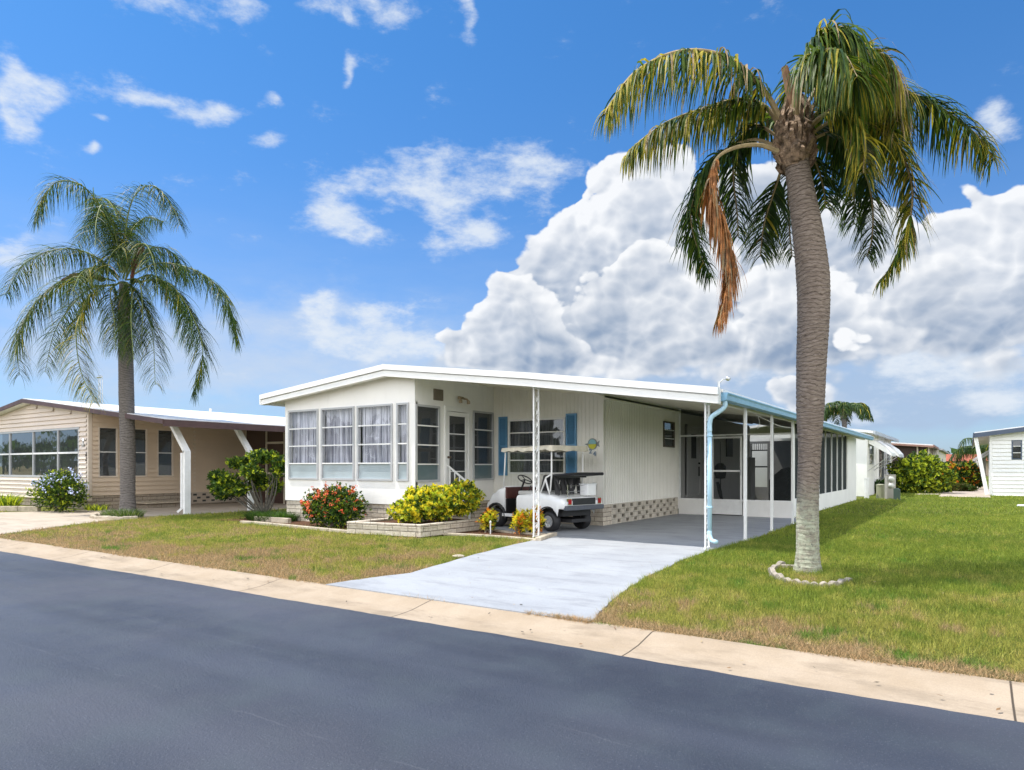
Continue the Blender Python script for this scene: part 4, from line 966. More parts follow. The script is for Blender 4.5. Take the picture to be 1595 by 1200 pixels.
# small dark grass clumps
def tuft(name, loc, label, n, L, rx, ry, mats, rs=1, wd=.012, cat='plant', droop=.4, group=None):
    rg = random.Random(rs); root = thing(name, loc, label, cat, group); b = MB()
    for i in range(n):
        a = rg.uniform(0, 6.28); r_ = math.sqrt(rg.random()); p = Vector((loc[0] + math.cos(a) * r_ * rx, loc[1] + math.sin(a) * r_ * ry, loc[2])); az_ = rg.uniform(0, 6.28) if rg.random() < .5 else a
        d = Vector((math.cos(az_) * .6, math.sin(az_) * .6, 1)).normalized(); s_ = Vector((-math.sin(az_), math.cos(az_), 0)) * wd / 2; l = L * rg.uniform(.5, 1.15); vs = []; q = p
        for k in range(4):
            w_ = 1 - (k / 3) ** 2 * .9; vs += [q - s_ * w_, q + s_ * w_]; d = (d + Vector((0, 0, -droop * rg.uniform(.5, 1.2)))).normalized() if k else d; q = q + d * l / 3
        b.mesh(vs, [(2*k, 2*k+1, 2*k+3, 2*k+2) for k in range(3)], rg.randrange(len(mats)))
    b.build('leaves', mats, root); return root
# spreading shrub tree beside the porch corner
tb = Vector((-15.75, 11.55, 0)); DT = 18.5
def tbp(px, py, dd=0): return D(px, py, DT + dd)
bl = []
for (x, y, dd, rx, ry, rz) in ((350, 757, 0, .45, .4, .33), (338, 742, .1, .22, .3, .16), (375, 722, .2, .42, .4, .16), (412, 712, 0, .42, .4, .17), (440, 728, -.1, .26, .3, .26), (400, 748, .3, .35, .3, .28), (372, 762, -.2, .26, .3, .2), (425, 756, .2, .2, .3, .26), (390, 735, -.3, .3, .3, .2)):
    p = tbp(x, y, dd); bl.append((p.x, p.y, p.z, rx, ry, rz))
shrub('small_tree', (tb.x, tb.y, 0), 'spreading bushy small tree with bare grey stems left of the porch', bl, 1900, .10, [lm, lg, ld_, lyg], (.34, .26, .2, .2), 17, 6, ratio=2.0, shell=.25, cat='tree', stemm=mat('stem_grey', (.12, .11, .09), .9, .3, 12))
p = G(412, 812); tuft('grass_clump', (p.x, p.y + .2, 0), 'dark green grass clump at the foot of the bushy small tree', 2600, .34, .85, .4, [lg, ld_, leafmat('blade_green', (.06, .13, .02))], 5, .012)
# blue flowering shrub at the neighbour
c = D(92, 765, 21.2)
shrub('flowering_shrub', (c.x, c.y, 0), 'wide green shrub dotted with pale blue flowers by the tan home', [(c.x - .35, c.y, .58, .75, .6, .55), (c.x + .4, c.y, .6, .75, .6, .55), (c.x + .1, c.y, .85, .75, .5, .48)], 2500, .065, [lm, lg, ld_, lyg], (.36, .3, .2, .14), 6, 7, dict(zmin=.0, p=.16, n=8, r=.045, s=.026, m=petal_b))
c = D(14, 778, 22.5); tuft('strap_leaf_plant', (c.x, c.y - .2, .05), 'yellow green strap leaved plants at the left edge', 420, .6, .95, .3, [lyg, lm, leafmat('leaf_chartreuse', (.30, .34, .04))], 8, .05)
c = D(150, 792, 21.8); tuft('strap_leaf_plant', (c.x, c.y, .0), 'low olive plant at the corner of the tan home', 160, .28, .5, .25, [lyg, lg], 9, .03)
# ring of stones with ground cover at the grey palm
c = G(197, 806)
tuft('ground_cover', (c.x, c.y - .1, .04), 'pale green ground cover around the grey palm trunk', 1100, .26, .72, .45, [lg, lm, leafmat('leaf_silver', (.26, .28, .20), .2)], 11, .016)
rg = random.Random(2); k = 0
for i in range(13):
    a = math.pi + .15 + i / 12 * (math.pi - .3) ; p = c + Vector((math.cos(a) * .85, math.sin(a) * .62 - .15, 0))
    b = MB(); b.box(p.x - .10, p.x + .10, p.y - .05, p.y + .05, -.01, rg.uniform(.07, .10)); b.xf(Matrix.Translation(p) @ Matrix.Rotation(a + math.pi / 2 + rg.uniform(-.2, .2), 4, 'Z') @ Matrix.Translation(-p))
    o = b.build('edging_stone', capm, loc=p, bevel=.02); tag(o, 'flat edging stone in the ring at the grey palm', 'edging stone', 'edging stones around the grey palm')
# scalloped edging at the big palm
arc = [(1222, 881), (1210, 884), (1202, 890), (1203, 897), (1210, 902), (1219, 905), (1233, 908), (1247, 910), (1261, 912), (1276, 913), (1291, 913), (1305, 911), (1316, 907), (1325, 903)]
for i in range(len(arc) - 1):
    a = G(*arc[i]); e = G(*arc[i+1]); d = (e - a); L = d.length; mid = (a + e) / 2; ang = math.atan2(d.y, d.x); hh = (.085 if i < 5 else .055) * rg.uniform(.8, 1.2)
    b = MB(); n = 9; pr = [(-.46 * L, 0)] + [(-.46 * L + .92 * L * j / n, hh * (.55 + .45 * math.sin(math.pi * j / n))) for j in range(n + 1)] + [(.46 * L, 0)]
    b.prism([(x, -.03, z - .01) for x, z in pr], (0, .06, 0)); b.xf(Matrix.Translation(mid) @ Matrix.Rotation(ang + rg.uniform(-.12, .12), 4, 'Z') @ Matrix.Rotation(rg.uniform(-.12, .12), 4, 'X'))
    o = b.build('lawn_edging', edgem, loc=mid, bevel=.008); tag(o, 'rightmost end piece of the scalloped edging under the curved palm' if i == len(arc) - 2 else ('taller scalloped edging piece in the left bend before the curved palm' if i < 5 else 'low scalloped edging piece along the front of the curved palm'), 'edging', 'scalloped edging around the right palm')
for x, y in ((1217, 883), (1229, 883.5)):
    p = G(x + 4, y + 1); b = MB(); b.box(p.x - .07, p.x + .07, p.y - .03, p.y + .03, -.01, .04); tag(b.build('loose_edging', edgem, loc=p, bevel=.01), 'low piece of edging lying behind the curve' if x < 1220 else 'small loose edging piece nearest the curved trunk', 'edging')
# ------------------------------------------------------------------ garden bed walls
b = MB(); b.face([(-16.4, 10.45, .01), (-10.2, 10.45, .012), (-10.2, 11.48, .012), (-14.7, 11.48, .012), (-16.4, 12.2, .01)]); tag(b.build('planting_bed', MT['mulch']), kind='structure')
b = MB(); b.face([(-10.2, 11.0, .012), (-8.7, 11.0, .012), (-7.0, 11.35, .012), (-6.95, 12.0, .012), (-10.2, 12.3, .012)]); tag(b.build('planting_bed', MT['mulch']), kind='structure')
P_ = [G(547, 831), G(655, 837), G(740, 826)]
pw = thing('planter_wall', (P_[1].x, P_[1].y, 0), 'raised split face stone planter wall with two courses', 'planter')
P_[0].z = P_[1].z = P_[2].z = 0
def lowwall(pts, h, w, m, parent, cap=None, ch=.05, name='wall'):
    for i in range(len(pts) - 1):
        a, e = pts[i], pts[i+1]; b = MB(); z = Vector((0, 0, h / 2)); d = (e - a).normalized() * w / 2
        b.bar(a + z - (d if i else d), e + z - d * .98, w, h); b.build(name, m, parent)
        if cap:
            b = MB(); b.bar(a - d + Vector((0, 0, h + ch / 2)), e - d * .98 + Vector((0, 0, h + ch / 2)), w + .02, ch); b.build('cap', cap, parent, bevel=.008)
P_ = [Vector((P_[0].x, 11.38, 0)), P_[0], P_[1], Vector((-9.0, 12.1, 0))]
lowwall(P_, .17, .12, skirtm, pw, skirtm, .08)
b = MB(); b.face([(P_[1].x, P_[1].y, .2), (P_[2].x, P_[2].y, .2), (P_[3].x, P_[3].y, .2), (-10.25, 12.4, .2), (-10.25, 11.42, .2), (P_[1].x, 11.42, .2)]); b.build('soil', MT['mulch'], pw)
def kerbset(px, lab, cat, h=.07, w=.10, nm='bed_edging', seg=.6, mt=None):
    pts = [G(*q) for q in px]; rt = thing(nm, pts[0], lab, cat)
    for i in range(len(pts) - 1):
        a, e = pts[i], pts[i+1]; n = max(1, int((e - a).length / seg))
        for j in range(n):
            p, q = a.lerp(e, j / n), a.lerp(e, (j + .975) / n); b = MB(); b.bar(p + Vector((0, 0, h / 2 - .01)), q + Vector((0, 0, h / 2 - .01)), w, h); b.build('edging_block', mt or capm, rt, bevel=.01)
kerbset([(376, 815), (400, 816.5), (456, 822), (546, 831)], 'low stone edging along the left flower bed', 'edging')
kerbset([(398, 812), (452, 816)], 'taller row of stone edging behind the low one at the left bed', 'edging', .14, .1)
kerbset([(692, 833), (755, 836), (815, 840.5), (838, 843)], 'cream concrete edging in front of the croton plants', 'edging', .05, .09, 'bed_edging', 1.4)
kerbset([(838, 843), (852, 838), (864, 834.5)], 'rounded stone edging at the tip of the bed by the cart', 'edging', .08, .12, 'bed_edging', .3)
kerbset([(752, 826), (800, 832), (850, 835)], 'second row of stone edging behind the croton plants', 'edging', .06, .08)
kerbset([(0, 796), (62, 796.5)], 'low stone edging before the strap leaved plants', 'edging', .16, .15)
# little marker stakes in the bed
for (x, y, h, lab) in ((661, 826, .42, 'thin pale stake standing in the raised planter'), (764, 833, .26, 'short white stake beside the small croton')):
    p = G(x, y); b = MB(); b.tube([p, p + Vector((0, 0, h))], .012, 6); b.lathe(p + Vector((0, 0, h)), [(.0, .03), (.02, .01), (.02, -.02), (.012, -.03)], 8); tag(b.build('garden_stake', metalw, loc=p), lab, 'stake')
p = G(1348, 866) if 0 else G(714, 868); b = MB(); b.lathe(p, [(0, 0), (.09, 0), (.1, .02), (.06, .035), (0, .04)], 9); tag(b.build('valve_cover', capm, loc=p), 'small flat stone in the dry grass beside the driveway', 'stone')
# ------------------------------------------------------------------ golf cart (built around its rear axle, forward = +x, left = +y)
HEAD = math.atan2(.235, -.97); CP = Vector((-7.35, 13.12, 0))
cart = thing('golf_cart', (CP.x, CP.y, 0), 'white golf cart with a beige canvas roof parked in front of the home', 'golf cart')
CM = Matrix.Translation(CP + Vector((0, 0, .006))) @ Matrix.Rotation(HEAD, 4, 'Z')
cartw = mat('cart_white', (.88, .89, .90), .18, .03, 3, spec=.6); canvas = mat('beige_canvas', (.78, .72, .60), .8, .18, 4, .01, 9)
rimm = mat('wheel_cover', (.62, .63, .64), .25, .08, 20, metal=.5); redl = mat('red_lens', (.35, .01, .02), .2, .1); maroon = mat('maroon_dash', (.10, .035, .03), .5, .2)
bumpm = mat('grey_bumper', (.09, .10, .12), .55, .1, 20); chrome = mat('chrome', (.7, .7, .72), .15, .03, metal=1.)
def part(b, name, m, parent=cart, **k): b.xf(CM); return b.build(name, m, parent, **k)
def body(x0, x1, top, sill, hw, nx=40, rnd=.09, endcap=(True, True), taper=lambda x: 1.):
    b = MB(); xs = [x0 + (x1 - x0) * i / nx for i in range(nx + 1)]; ring = []
    for x in xs:
        zt_, zs = top(x), sill(x); w = hw * taper(x); r = min(rnd, (zt_ - zs) * .45); sec = [(-w * .98, zs), (-w, zs + .03)]
        sec += [(-w, zt_ - r)] + [(-w + r * (1 - math.cos(a)), zt_ - r + r * math.sin(a)) for a in (.5, 1.0, 1.5)] + [(-w * .45, zt_ + .006)]
        sec = sec + [(-y, z) for y, z in reversed(sec)]; ring.append([(x, y, z) for y, z in sec])
    n = len(ring[0])
    b.mesh([p for r in ring for p in r], [(i*n+j, (i+1)*n+j, (i+1)*n+j+1, i*n+j+1) for i in range(nx) for j in range(n-1)])
    if endcap[0]: b.face(ring[0])
    if endcap[1]: b.face(list(reversed(ring[-1])))
    return b
def arch(xc, r, base):
    return lambda x: max(base, (math.sqrt(max(0, r * r - (x - xc) ** 2)) + .20) if abs(x - xc) < r else base)
def lerpf(tab):
    def f(x):
        for (a, za), (c, zc_) in zip(tab, tab[1:]):
            if x <= c: u = (x - a) / (c - a); u = max(0, u); u = u * u * (3 - 2 * u); return za + (zc_ - za) * u
        return tab[-1][1]
    return f
part(body(-.50, .98, lerpf([(-.50, .66), (-.35, .73), (.05, .79), (.45, .83), (.62, .78), (.98, .76)]), (lambda x: .50 if x < -.30 else arch(0, .31, .27)(x)), .60), 'rear_body', cartw, smooth=True)
part(body(1.42, 2.12, lerpf([(1.42, .93), (1.62, .90), (1.9, .78), (2.12, .58)]), arch(1.70, .29, .30), .56, 26, .10, taper=lambda x: 1 - max(0, x - 1.6) * .25), 'front_cowl', cartw, smooth=True)
b = MB(); b.box(.95, 1.46, -.56, .56, .24, .32); b.box(-.42, 1.95, -.30, .30, .20, .27); part(b, 'floor', black)
b = MB(); b.box(.90, 1.46, .575, .60, .26, .33); b.box(.90, 1.46, -.60, -.575, .26, .33); part(b, 'rocker_panel', cartw)
b = MB(); b.box(1.38, 1.44, -.53, .53, .66, .92); part(b, 'dashboard', maroon, bevel=.01)
b = MB(); b.box(1.385, 1.43, -.53, .53, .30, .655); part(b, 'front_panel', blackv)
b = MB(); b.box(.985, 1.0, -.55, .55, .3, .76); part(b, 'seat_front', blackv)
for s in (1, -1):
    b = MB(); b.tube([(1.70 - .32 * math.cos(t), s * .575, .21 + .32 * math.sin(t)) for t in [i * math.pi / 10 for i in range(11)]], .035, 6); part(b, 'front_fender', black)
    b = MB(); b.tube([(.32 * math.cos(t), s * .605, .20 + .33 * math.sin(t)) for t in [i * math.pi / 18 for i in range(13)]], .014, 6); part(b, 'arch_trim', black)
b = MB(); b.box(-.56, -.46, -.60, .60, .47, .57); part(b, 'bumper', bumpm, bevel=.015)
b = MB(); b.box(-.515, -.485, -.36, .36, .58, .72); part(b, 'rear_panel', blackv)
b = MB(); b.box(-.30, .5, -.45, .45, .33, .48); part(b, 'chassis', black)
for s in (1, -1):
    b = MB(); b.box(-.53, -.49, s * .42, s * .53, .585, .72); t_ = part(b, 'tail_light', chrome); b = MB(); b.box(-.54, -.531, s * .43, s * .52, .60, .705); part(b, 'lens', redl, t_)
def wheel(x, y, s):
    c = (x, y, .215); b = MB()
    w = .105 * s
    b.lathe(c, [(.10, -w), (.16, -w), (.195, -w * .92), (.213, -w * .6), (.215, 0), (.213, w * .6), (.195, w * .92), (.16, w), (.12, w * .9)], 32, 0, 'y')
    wh = thing_part('wheel', b, black)
    b = MB(); b.lathe(c, [(.0, w * .75), (.035, w * .8), (.045, w * .55), (.08, w * .62), (.085, w * .8), (.105, w * .85), (.11, w * .98), (.128, w * 1.0), (.13, w * .8)], 28, 0, 'y')
    for k in range(10):
        a = k * math.pi / 5; r0, r1 = Vector((math.cos(a), 0, math.sin(a))), .0
        p0 = Vector(c) + r0 * .045 + Vector((0, w * .78, 0)); p1 = Vector(c) + r0 * .10 + Vector((0, w * .88, 0)); b.bar(p0, p1, .012, .008)
    part(b, 'rim', rimm, wh, smooth=False)
def thing_part(n, b, m): return part(b, n, m, cart, smooth=True)
for x in (0, 1.70):
    for s in (1, -1): wheel(x, s * .49, s)
# canopy roof of soft canvas
b = MB(); nx, ny = 26, 12; X0, X1 = -.09, 1.50; vs = []; rg = random.Random(4)
for i in range(nx + 1):
    for j in range(ny + 1):
        u, v = i / nx, j / ny; x = X0 + (X1 - X0) * u; y = (-.58 + 1.16 * v)
        e = max(abs(2 * v - 1), abs(2 * u - 1) * 1.0); z = 1.85 - .035 * u + .03 * (1 - e * e) - .035 * math.sin(math.pi * min(1, max(0, (u - .35) / .3))) * .6
        vs.append((x, y, z))
b.mesh(vs, [(i*(ny+1)+j, (i+1)*(ny+1)+j, (i+1)*(ny+1)+j+1, i*(ny+1)+j+1) for i in range(nx) for j in range(ny)])
edge = [(i, 0) for i in range(nx + 1)] + [(nx, j) for j in range(1, ny + 1)] + [(i, ny) for i in range(nx - 1, -1, -1)] + [(0, j) for j in range(ny - 1, 0, -1)]
ring = [vs[i * (ny + 1) + j] for i, j in edge]; cx_, n_ = (X0 + X1) / 2, len(ring)
dn_ = [(p[0] + (.012 if p[0] > cx_ else -.012), p[1] * 1.02, p[2] - .085 - .012 * math.sin(k * 1.3) - (.03 if p[0] < .05 else 0)) for k, p in enumerate(ring)]
b.mesh(ring + dn_, [(k, (k+1) % n_, (k+1) % n_ + n_, k + n_) for k in range(n_)]); b.mesh([(p[0], p[1] * .95, p[2]) for p in dn_], [tuple(range(n_))])
part(b, 'canopy', canvas, smooth=True)
b = MB()
for s in (1, -1): b.tube([(1.50, s * .52, .92), (1.42, s * .53, 1.79)], .016, 8)
b.tube([(1.50, -.52, .93), (1.50, .52, .93)], .014, 8); b.tube([(1.42, -.53, 1.74), (1.42, .53, 1.74)], .014, 8); ws_ = part(b, 'windshield_frame', metalw, smooth=True)
b = MB(); b.face([(1.50, -.5, .94), (1.50, .5, .94), (1.425, .51, 1.7), (1.425, -.51, 1.7)]); part(b, 'windshield', glass('clear_glass', (.94, .96, .95), .8), ws_)
for s in (1, -1):
    b = MB(); b.tube([(.02, s * .50, .86), (-.02, s * .50, 1.2), (-.02, s * .50, 1.80)], .018, 8); b.tube([(.30, s * .52, .80), (.12, s * .52, 1.16), (.0, s * .50, 1.22)], .02, 8); b.tube([(.02, s * .52, .80), (.14, s * .52, 1.12)], .02, 8); part(b, 'roof_strut', metalw, smooth=True)
for s in (1, -1):
    b = MB(); b.box(-.03, .06, s * .04, s * .53, .0, .36); b.xf(Matrix.Translation((.26, 0, .86)) @ Matrix.Rotation(-.32, 4, 'Y')); part(b, 'seat_back', blackv, bevel=.03)
b = MB(); b.box(.28, 1.0, -.54, .54, .765, .85); part(b, 'seat_cushion', mat('seat_white', (.5, .5, .49), .5), bevel=.03)
b = MB(); b.tube([(-.62, -.47, 1.235), (-.62, .47, 1.235)], .035, 8); b.tube([(.1, .45, 1.19), (-.62, .45, 1.235)], .032, 8); b.tube([(.1, -.45, 1.19), (-.62, -.45, 1.235)], .032, 8); b.box(-.2, .1, -.42, .42, 1.15, 1.2); part(b, 'bag_rail', blackv, smooth=False)
b = MB()
for y in (-.3, -.05, .2, .4): b.bar((-.05, y, 1.18), (-.15, y + .05, .80), .10, .03)
for y in (-.35, .1, .35): b.tube([(-.1, y, .78), (-.2, y + .08, .95), (-.12, y + .1, 1.1)], .018, 6)
part(b, 'bag_strap', blackv)
b = MB()
for x, y in ((-.30, .3), (-.30, -.3), (-.12, 0)): b.tube([(x, y, .74), (x, y, 1.0)], .009, 6)
for z in (.86, .98): b.tube([(-.32, -.35, z), (-.32, .35, z)], .006, 6)
part(b, 'basket', chrome)
b = MB(); b.box(-.42, -.18, -.50, -.22, .76, 1.0); cl_ = part(b, 'cooler_box', cartw, bevel=.02); b = MB(); b.box(-.43, -.17, -.51, -.21, 1.0, 1.02); part(b, 'lid', cartw, cl_)
b = MB(); b.tube([(1.40, .25, .50), (1.20, .25, .86), (1.08, .25, 1.08)], .022, 8); st_ = part(b, 'steering_column', blackv)
c = Vector((1.07, .25, 1.10)); ax = Vector((-.55, 0, .84)).normalized(); e1 = Vector((0, 1, 0)); e2 = ax.cross(e1)
b = MB(); b.tube([c + (e1 * math.cos(t) + e2 * math.sin(t)) * .17 for t in [i * math.pi / 12 for i in range(25)]], .014, 6)
for t in (.3, 2.4, 4.5): b.tube([c, c + (e1 * math.cos(t) + e2 * math.sin(t)) * .17], .011, 5)
part(b, 'steering_wheel', blackv, st_)
b = MB(); b.tube([(1.0, .30, .62), (.80, .35, .92), (.72, .40, .96)], .014, 6); part(b, 'lever', blackv)
# ------------------------------------------------------------------ tan neighbour home
tanp = mat('tan_siding', (.68, .55, .42), .55, .05, 1.); tanl = mat('light_tan_siding', (.70, .60, .50), .55, .05, 1.); browntr = mat('brown_fascia', (.085, .045, .04), .5, .2)
stonel = brickmat('tan_skirt_stone', (.48, .41, .33), (.40, .34, .28), (.16, .13, .10), .5, .12)
def clap(b, axis, c, out, u0, u1, z0, z1, holes=(), ch=.15, dp=.05, top=None):
    P = (lambda u, cc, z: (u, cc, z)) if axis == 'y' else (lambda u, cc, z: (cc, u, z)); z = z0
    while z < z1 - .001:
        zz = min(z + ch, z1); segs = [(u0, u1)]
        for h in holes:
            if h[2] < (z + zz) / 2 < h[3]:
                ns = []
                for s_ in segs:
                    if h[1] <= s_[0] or h[0] >= s_[1]: ns.append(s_)
                    else:
                        if s_[0] < h[0]: ns.append((s_[0], h[0]))
                        if h[1] < s_[1]: ns.append((h[1], s_[1]))
                segs = ns
        for a, d in segs:
            if top:
                a2, d2 = top(a, d, zz)
                if d2 <= a2: continue
                a, d = a2, d2
            b.face([P(a, c + out * dp, z), P(d, c + out * dp, z), P(d, c + out * .002, zz), P(a, c + out * .002, zz)]); b.face([P(a, c + out * .0, z), P(d, c + out * .0, z), P(d, c + out * dp, z), P(a, c + out * dp, z)])
        z = zz
nX, nY = -23.7, 10.72; zp = 3.70; pX = -27.87
nz = lambda x: zp - abs(x - pX) * .117
nh = thing('mobile_home', (-27, 18, 0), 'tan clapboard mobile home with brown fascia at the left edge', 'house')
w0, w1 = atY(-60, nY), atY(124.5, nY); wh = [(w0, w1, 1.02, 2.70)]
b = MB(); wall(b, 'y', nY, nY + .1, -34, nX, .3, 2.72, wh)
b.prism([(-34, nY, 2.72), (nX, nY, 2.72), (nX, nY, nz(nX) - .05), (pX, nY, zp - .05), (-34, nY, nz(-34) - .05)], (0, .1, 0))
clap(b, 'y', nY, -1, -34, nX - .09, .3, 3.7, wh, top=lambda a, d, z: (max(a, pX - (zp - .05 - z) / .117), min(d, pX + (zp - .05 - z) / .117)))
b.build('wall', tanl, nh)
sw = [(atX(a, nX), atX(d, nX), 1.04, 2.72) for a, d in ((152, 183), (203, 229), (244, 269.5))]
ye = 16.5
b = MB(); wall(b, 'x', nX - .1, nX, nY + .101, ye + 3, .45, nz(nX) - .1, sw); clap(b, 'x', nX, 1, nY + .1, ye, .45, nz(nX) - .1, sw); o = b.build('wall', tanp, nh)
b = MB(); b.box(nX - .09, nX + .02, nY - .02, nY + .09, .3, nz(nX) - .1); b.build('corner_trim', tanl, nh); b = MB(); b.box(nX + .0, nX + .022, atX(301, nX), atX(301, nX) + .08, .45, nz(nX) - .12); b.build('corner_trim', tanl, nh)
mull = [(atY(p, nY) - w0) / (w1 - w0) for p in (16, 52.5, 91)]
shade = mat('roller_shade', (.55, .50, .42), .8)
window(nh, 'y', nY, -1, w0, w1, 1.02, 2.70, rows=(.5,), cols=[(atY(-26, nY) - w0) / (w1 - w0)] + mull, gm=glsd, fw=.07, bar=.06, label='wide grid of front windows')
for i, s_ in enumerate(sw):
    w_ = window(nh, 'x', nX, 1, *s_, rows=(.5,), gm=glsd, fw=.05, fm=tanl)
    b = MB(); b.box(nX - .12, nX - .11, s_[0] + .03, s_[1] - .03, 1.9, 2.55); b.build('shade', shade, w_)
b = MB(); b.box(-33, nX - .6, nY + .9, nY + .95, .4, 2.8); b.box(nX - .7, nX - .65, nY + .9, ye + 2, .4, 2.8); b.build('room_interior', darkin, nh)
dyy = (sw[1][1] + .1, sw[2][0] - .08)
b = MB(); b.box(nX - .05, nX - .01, nY + .1, ye, 0, .45); b.box(nX - .04, nX + .0, nY + .0, nY + .1, 0, .45); b.box(-34, nX - .04, nY + .03, nY + .08, 0, .3); b.build('skirt', stonel, nh)
b = MB(); hl = []; y = atX(300, nX)
for r_ in range(3):
    q = y + (.15 if r_ % 2 else 0)
    while q < ye - .2: hl.append((q, q + .16, .10 + r_ * .115, .17 + r_ * .115)); q += .36
wall(b, 'x', nX + .0, nX + .04, y - .05, ye, .04, .445, hl); b.build('block_skirt', [mat('tan_block', (.50, .42, .34), .9)], nh)
b = MB(); b.box(nX + .0, nX + .008, y, ye - .1, .05, .43); b.build('vent_backing', darkin, nh)
b = MB(); b.box(nX + .04, nX + .9, atX(206, nX), atX(268, nX), .15, .19); b.build('step', capm, nh)
b = MB(); b.box(nX + .04, nX + .75, atX(206, nX) + .1, atX(268, nX) - .1, 0, .15); b.build('step_base', stonel, nh)
nE = -18.75; mE = nX + .35
b = MB(); strip(b, [-34.2, pX, nE], lambda x: nz(x) + .12, lambda x: nz(x) - .04, nY - .28, 26)
rf2 = b.build('roof', roofw, nh)
b = MB(); strip(b, [-34.25, pX, nE + .03], lambda x: nz(x) + .10, lambda x: nz(x) - .035, nY - .33, nY - .284); b.box(nE + .004, nE + .06, nY - .3, 26, nz(nE) - .10, nz(nE) + .09); b.build('fascia', browntr, rf2)
b = MB(); b.lathe((-26, 21, nz(-26)), [(.08, 0), (.08, .55), (.0, .55)], 10); b.lathe((-24.5, 15.5, nz(-24.5)), [(.05, 0), (.05, .35), (0, .35)], 10); b.build('vent_pipe', roofw, rf2)
b = MB(); y = nY + .3
while y < 25: strip(b, [nX, nE], lambda x: nz(x) - .042, lambda x: nz(x) - .08, y, y + .03); y += .4
b.build('carport_rib', mat('tan_rib', (.42, .36, .28), .6), rf2)
# cantilevered box posts
for y in (11.27, 13.4, 15.5):
    b = MB(); x0 = -19.0
    b.box(x0 - .05, x0 + .05, y - .09, y + .09, 0, 1.86); b.bar((x0, y, 1.83), (x0 - .78, y, nz(x0 - .78) - .06), .18, .10, up=(1, 0, .5))
    if y < 12: b.box(x0 - .12, x0 - .055, y - .13, y - .03, .18, 1.8); b.bar((x0 - .09, y - .08, .2), (x0 - .16, y - .20, .07), .06, .06)
    b.build('post', metalw, nh)
brs = screenmat('brown_screen', (.095, .06, .05), .93); creamf = mat('cream_frame', (.62, .56, .44), .5)
b = MB(); b.face([(nX, ye, .4), (nE, ye, .4), (nE, ye, nz(nE) - .04), (nX, ye, nz(nX) - .04)]); b.box(nX, nE, ye - .01, ye + .05, 0, .4); b.build('screen', [brs], nh)
b = MB(); 
for x in (nX + .03, atY(416, ye), atY(444, ye), nE - .05): b.box(x - .03, x + .03, ye - .05, ye - .01, 0, nz(x) - .05)
for z in (2.3, 1.15): b.box(atY(416, ye), atY(444, ye), ye - .045, ye - .012, z - .04, z + .04)
b.build('screen_frame', creamf, nh)
o = text('8', (0, 0, .075), .17, (R(90), 0, 0), black, 'numeral'); o2 = text('2', (0, 0, -.075), .17, (R(90), 0, 0), black, 'numeral')
hn = thing('house_number', (atY(135.5, nY), nY - .03, 1.4 + (727 - 712) / FOC * 22.2), 'black numerals stacked on the corner of the tan home', 'house number'); o.parent = hn; o2.parent = hn
lp = D(133, 687, 22.0); b = MB(); b.tube([lp, lp + Vector((.05, -.1, .05)), lp + Vector((.12, -.12, .0)), lp + Vector((.12, -.12, -.12))], .02, 6); b.lathe(lp + Vector((.12, -.12, -.2)), [(.04, 0), (.06, .08), (.02, .1)], 8); b.build('wall_light', alum, nh)
# ------------------------------------------------------------------ white clapboard home at the right edge
wc = mat('white_clapboard', (.80, .80, .79), .5, .03, 1.); navy = mat('navy_fascia', (.055, .075, .12), .5)
rX, rY = atY(1542, 40.3), 40.3
rh = thing('mobile_home', (6, 44, 0), 'white clapboard home with dark navy roof edge at the right edge', 'house')
rz = lambda x: 2.98 + (x - rX) * .125 if x < 6.5 else 2.98 + (6.5 - rX) * .125 - (x - 6.5) * .125
hw_ = [(atY(1575.5, rY), atY(1592, rY), 1.73, 2.68)]
b = MB(); wall(b, 'y', rY, rY + .1, rX, 12, 0, 2.9, hw_); b.prism([(rX, rY, 2.9), (12, rY, 2.9), (12, rY, 3.0), (6.5, rY, rz(6.5)), (rX, rY, rz(rX))], (0, .1, 0)); clap(b, 'y', rY, -1, rX + .1, 12, 0, 3.3, hw_, ch=.19, dp=.05, top=lambda a, d, z: (max(a, rX + (z - 2.98) / .125), d)); b.box(rX - .02, rX + .1, rY - .04, rY + .05, 0, 2.98); b.box(rX, rX + .1, rY + .1, 43, 0, 2.9); b.box(rX + 2.5, rX + 2.6, 43, 62, 0, 2.9)
b.build('wall', wc, rh)
window(rh, 'y', rY, -1, *hw_[0], rows=(.33, .66), gm=glsd, fm=mat('navy_frame', (.06, .09, .14), .4), fw=.05)
b = MB(); b.box(rX + .6, 11, rY + .5, rY + .55, .5, 2.8); b.build('room_interior', darkin, rh)
b = MB(); strip(b, [rX - .62, 6.5, 12], lambda x: rz(x) + .16, lambda x: rz(x) + .02, rY - .35, 62); rr_ = b.build('roof', roofw, rh)
b = MB(); strip(b, [rX - .64, 6.5, 12], lambda x: rz(x) + .11, lambda x: rz(x) - .10, rY - .40, rY - .352); b.box(rX - .68, rX - .63, rY - .4, 62, rz(rX) - .18, rz(rX) + .05); b.build('fascia', navy, rr_)
for i, (xq, y) in enumerate(((.22, 51.4), (.42, 57.5))):
    b = MB(); b.box(xq - .07, xq + .07, y - .1, y + .1, 0, 1.85); b.bar((xq, y, 1.83), (xq + .95, y, 2.5), .2, .12, up=(1, 0, -.5)); b.build('post', metalw, rh)
b = MB(); b.bar((rX - .58, rY - .2, 2.85), (rX - .12, rY - .1, .05), .16, .10, up=(0, 1, 0)); b.build('downspout', metalw, rh)
c = D(1588, 768.5, 34.5); c.z = 0
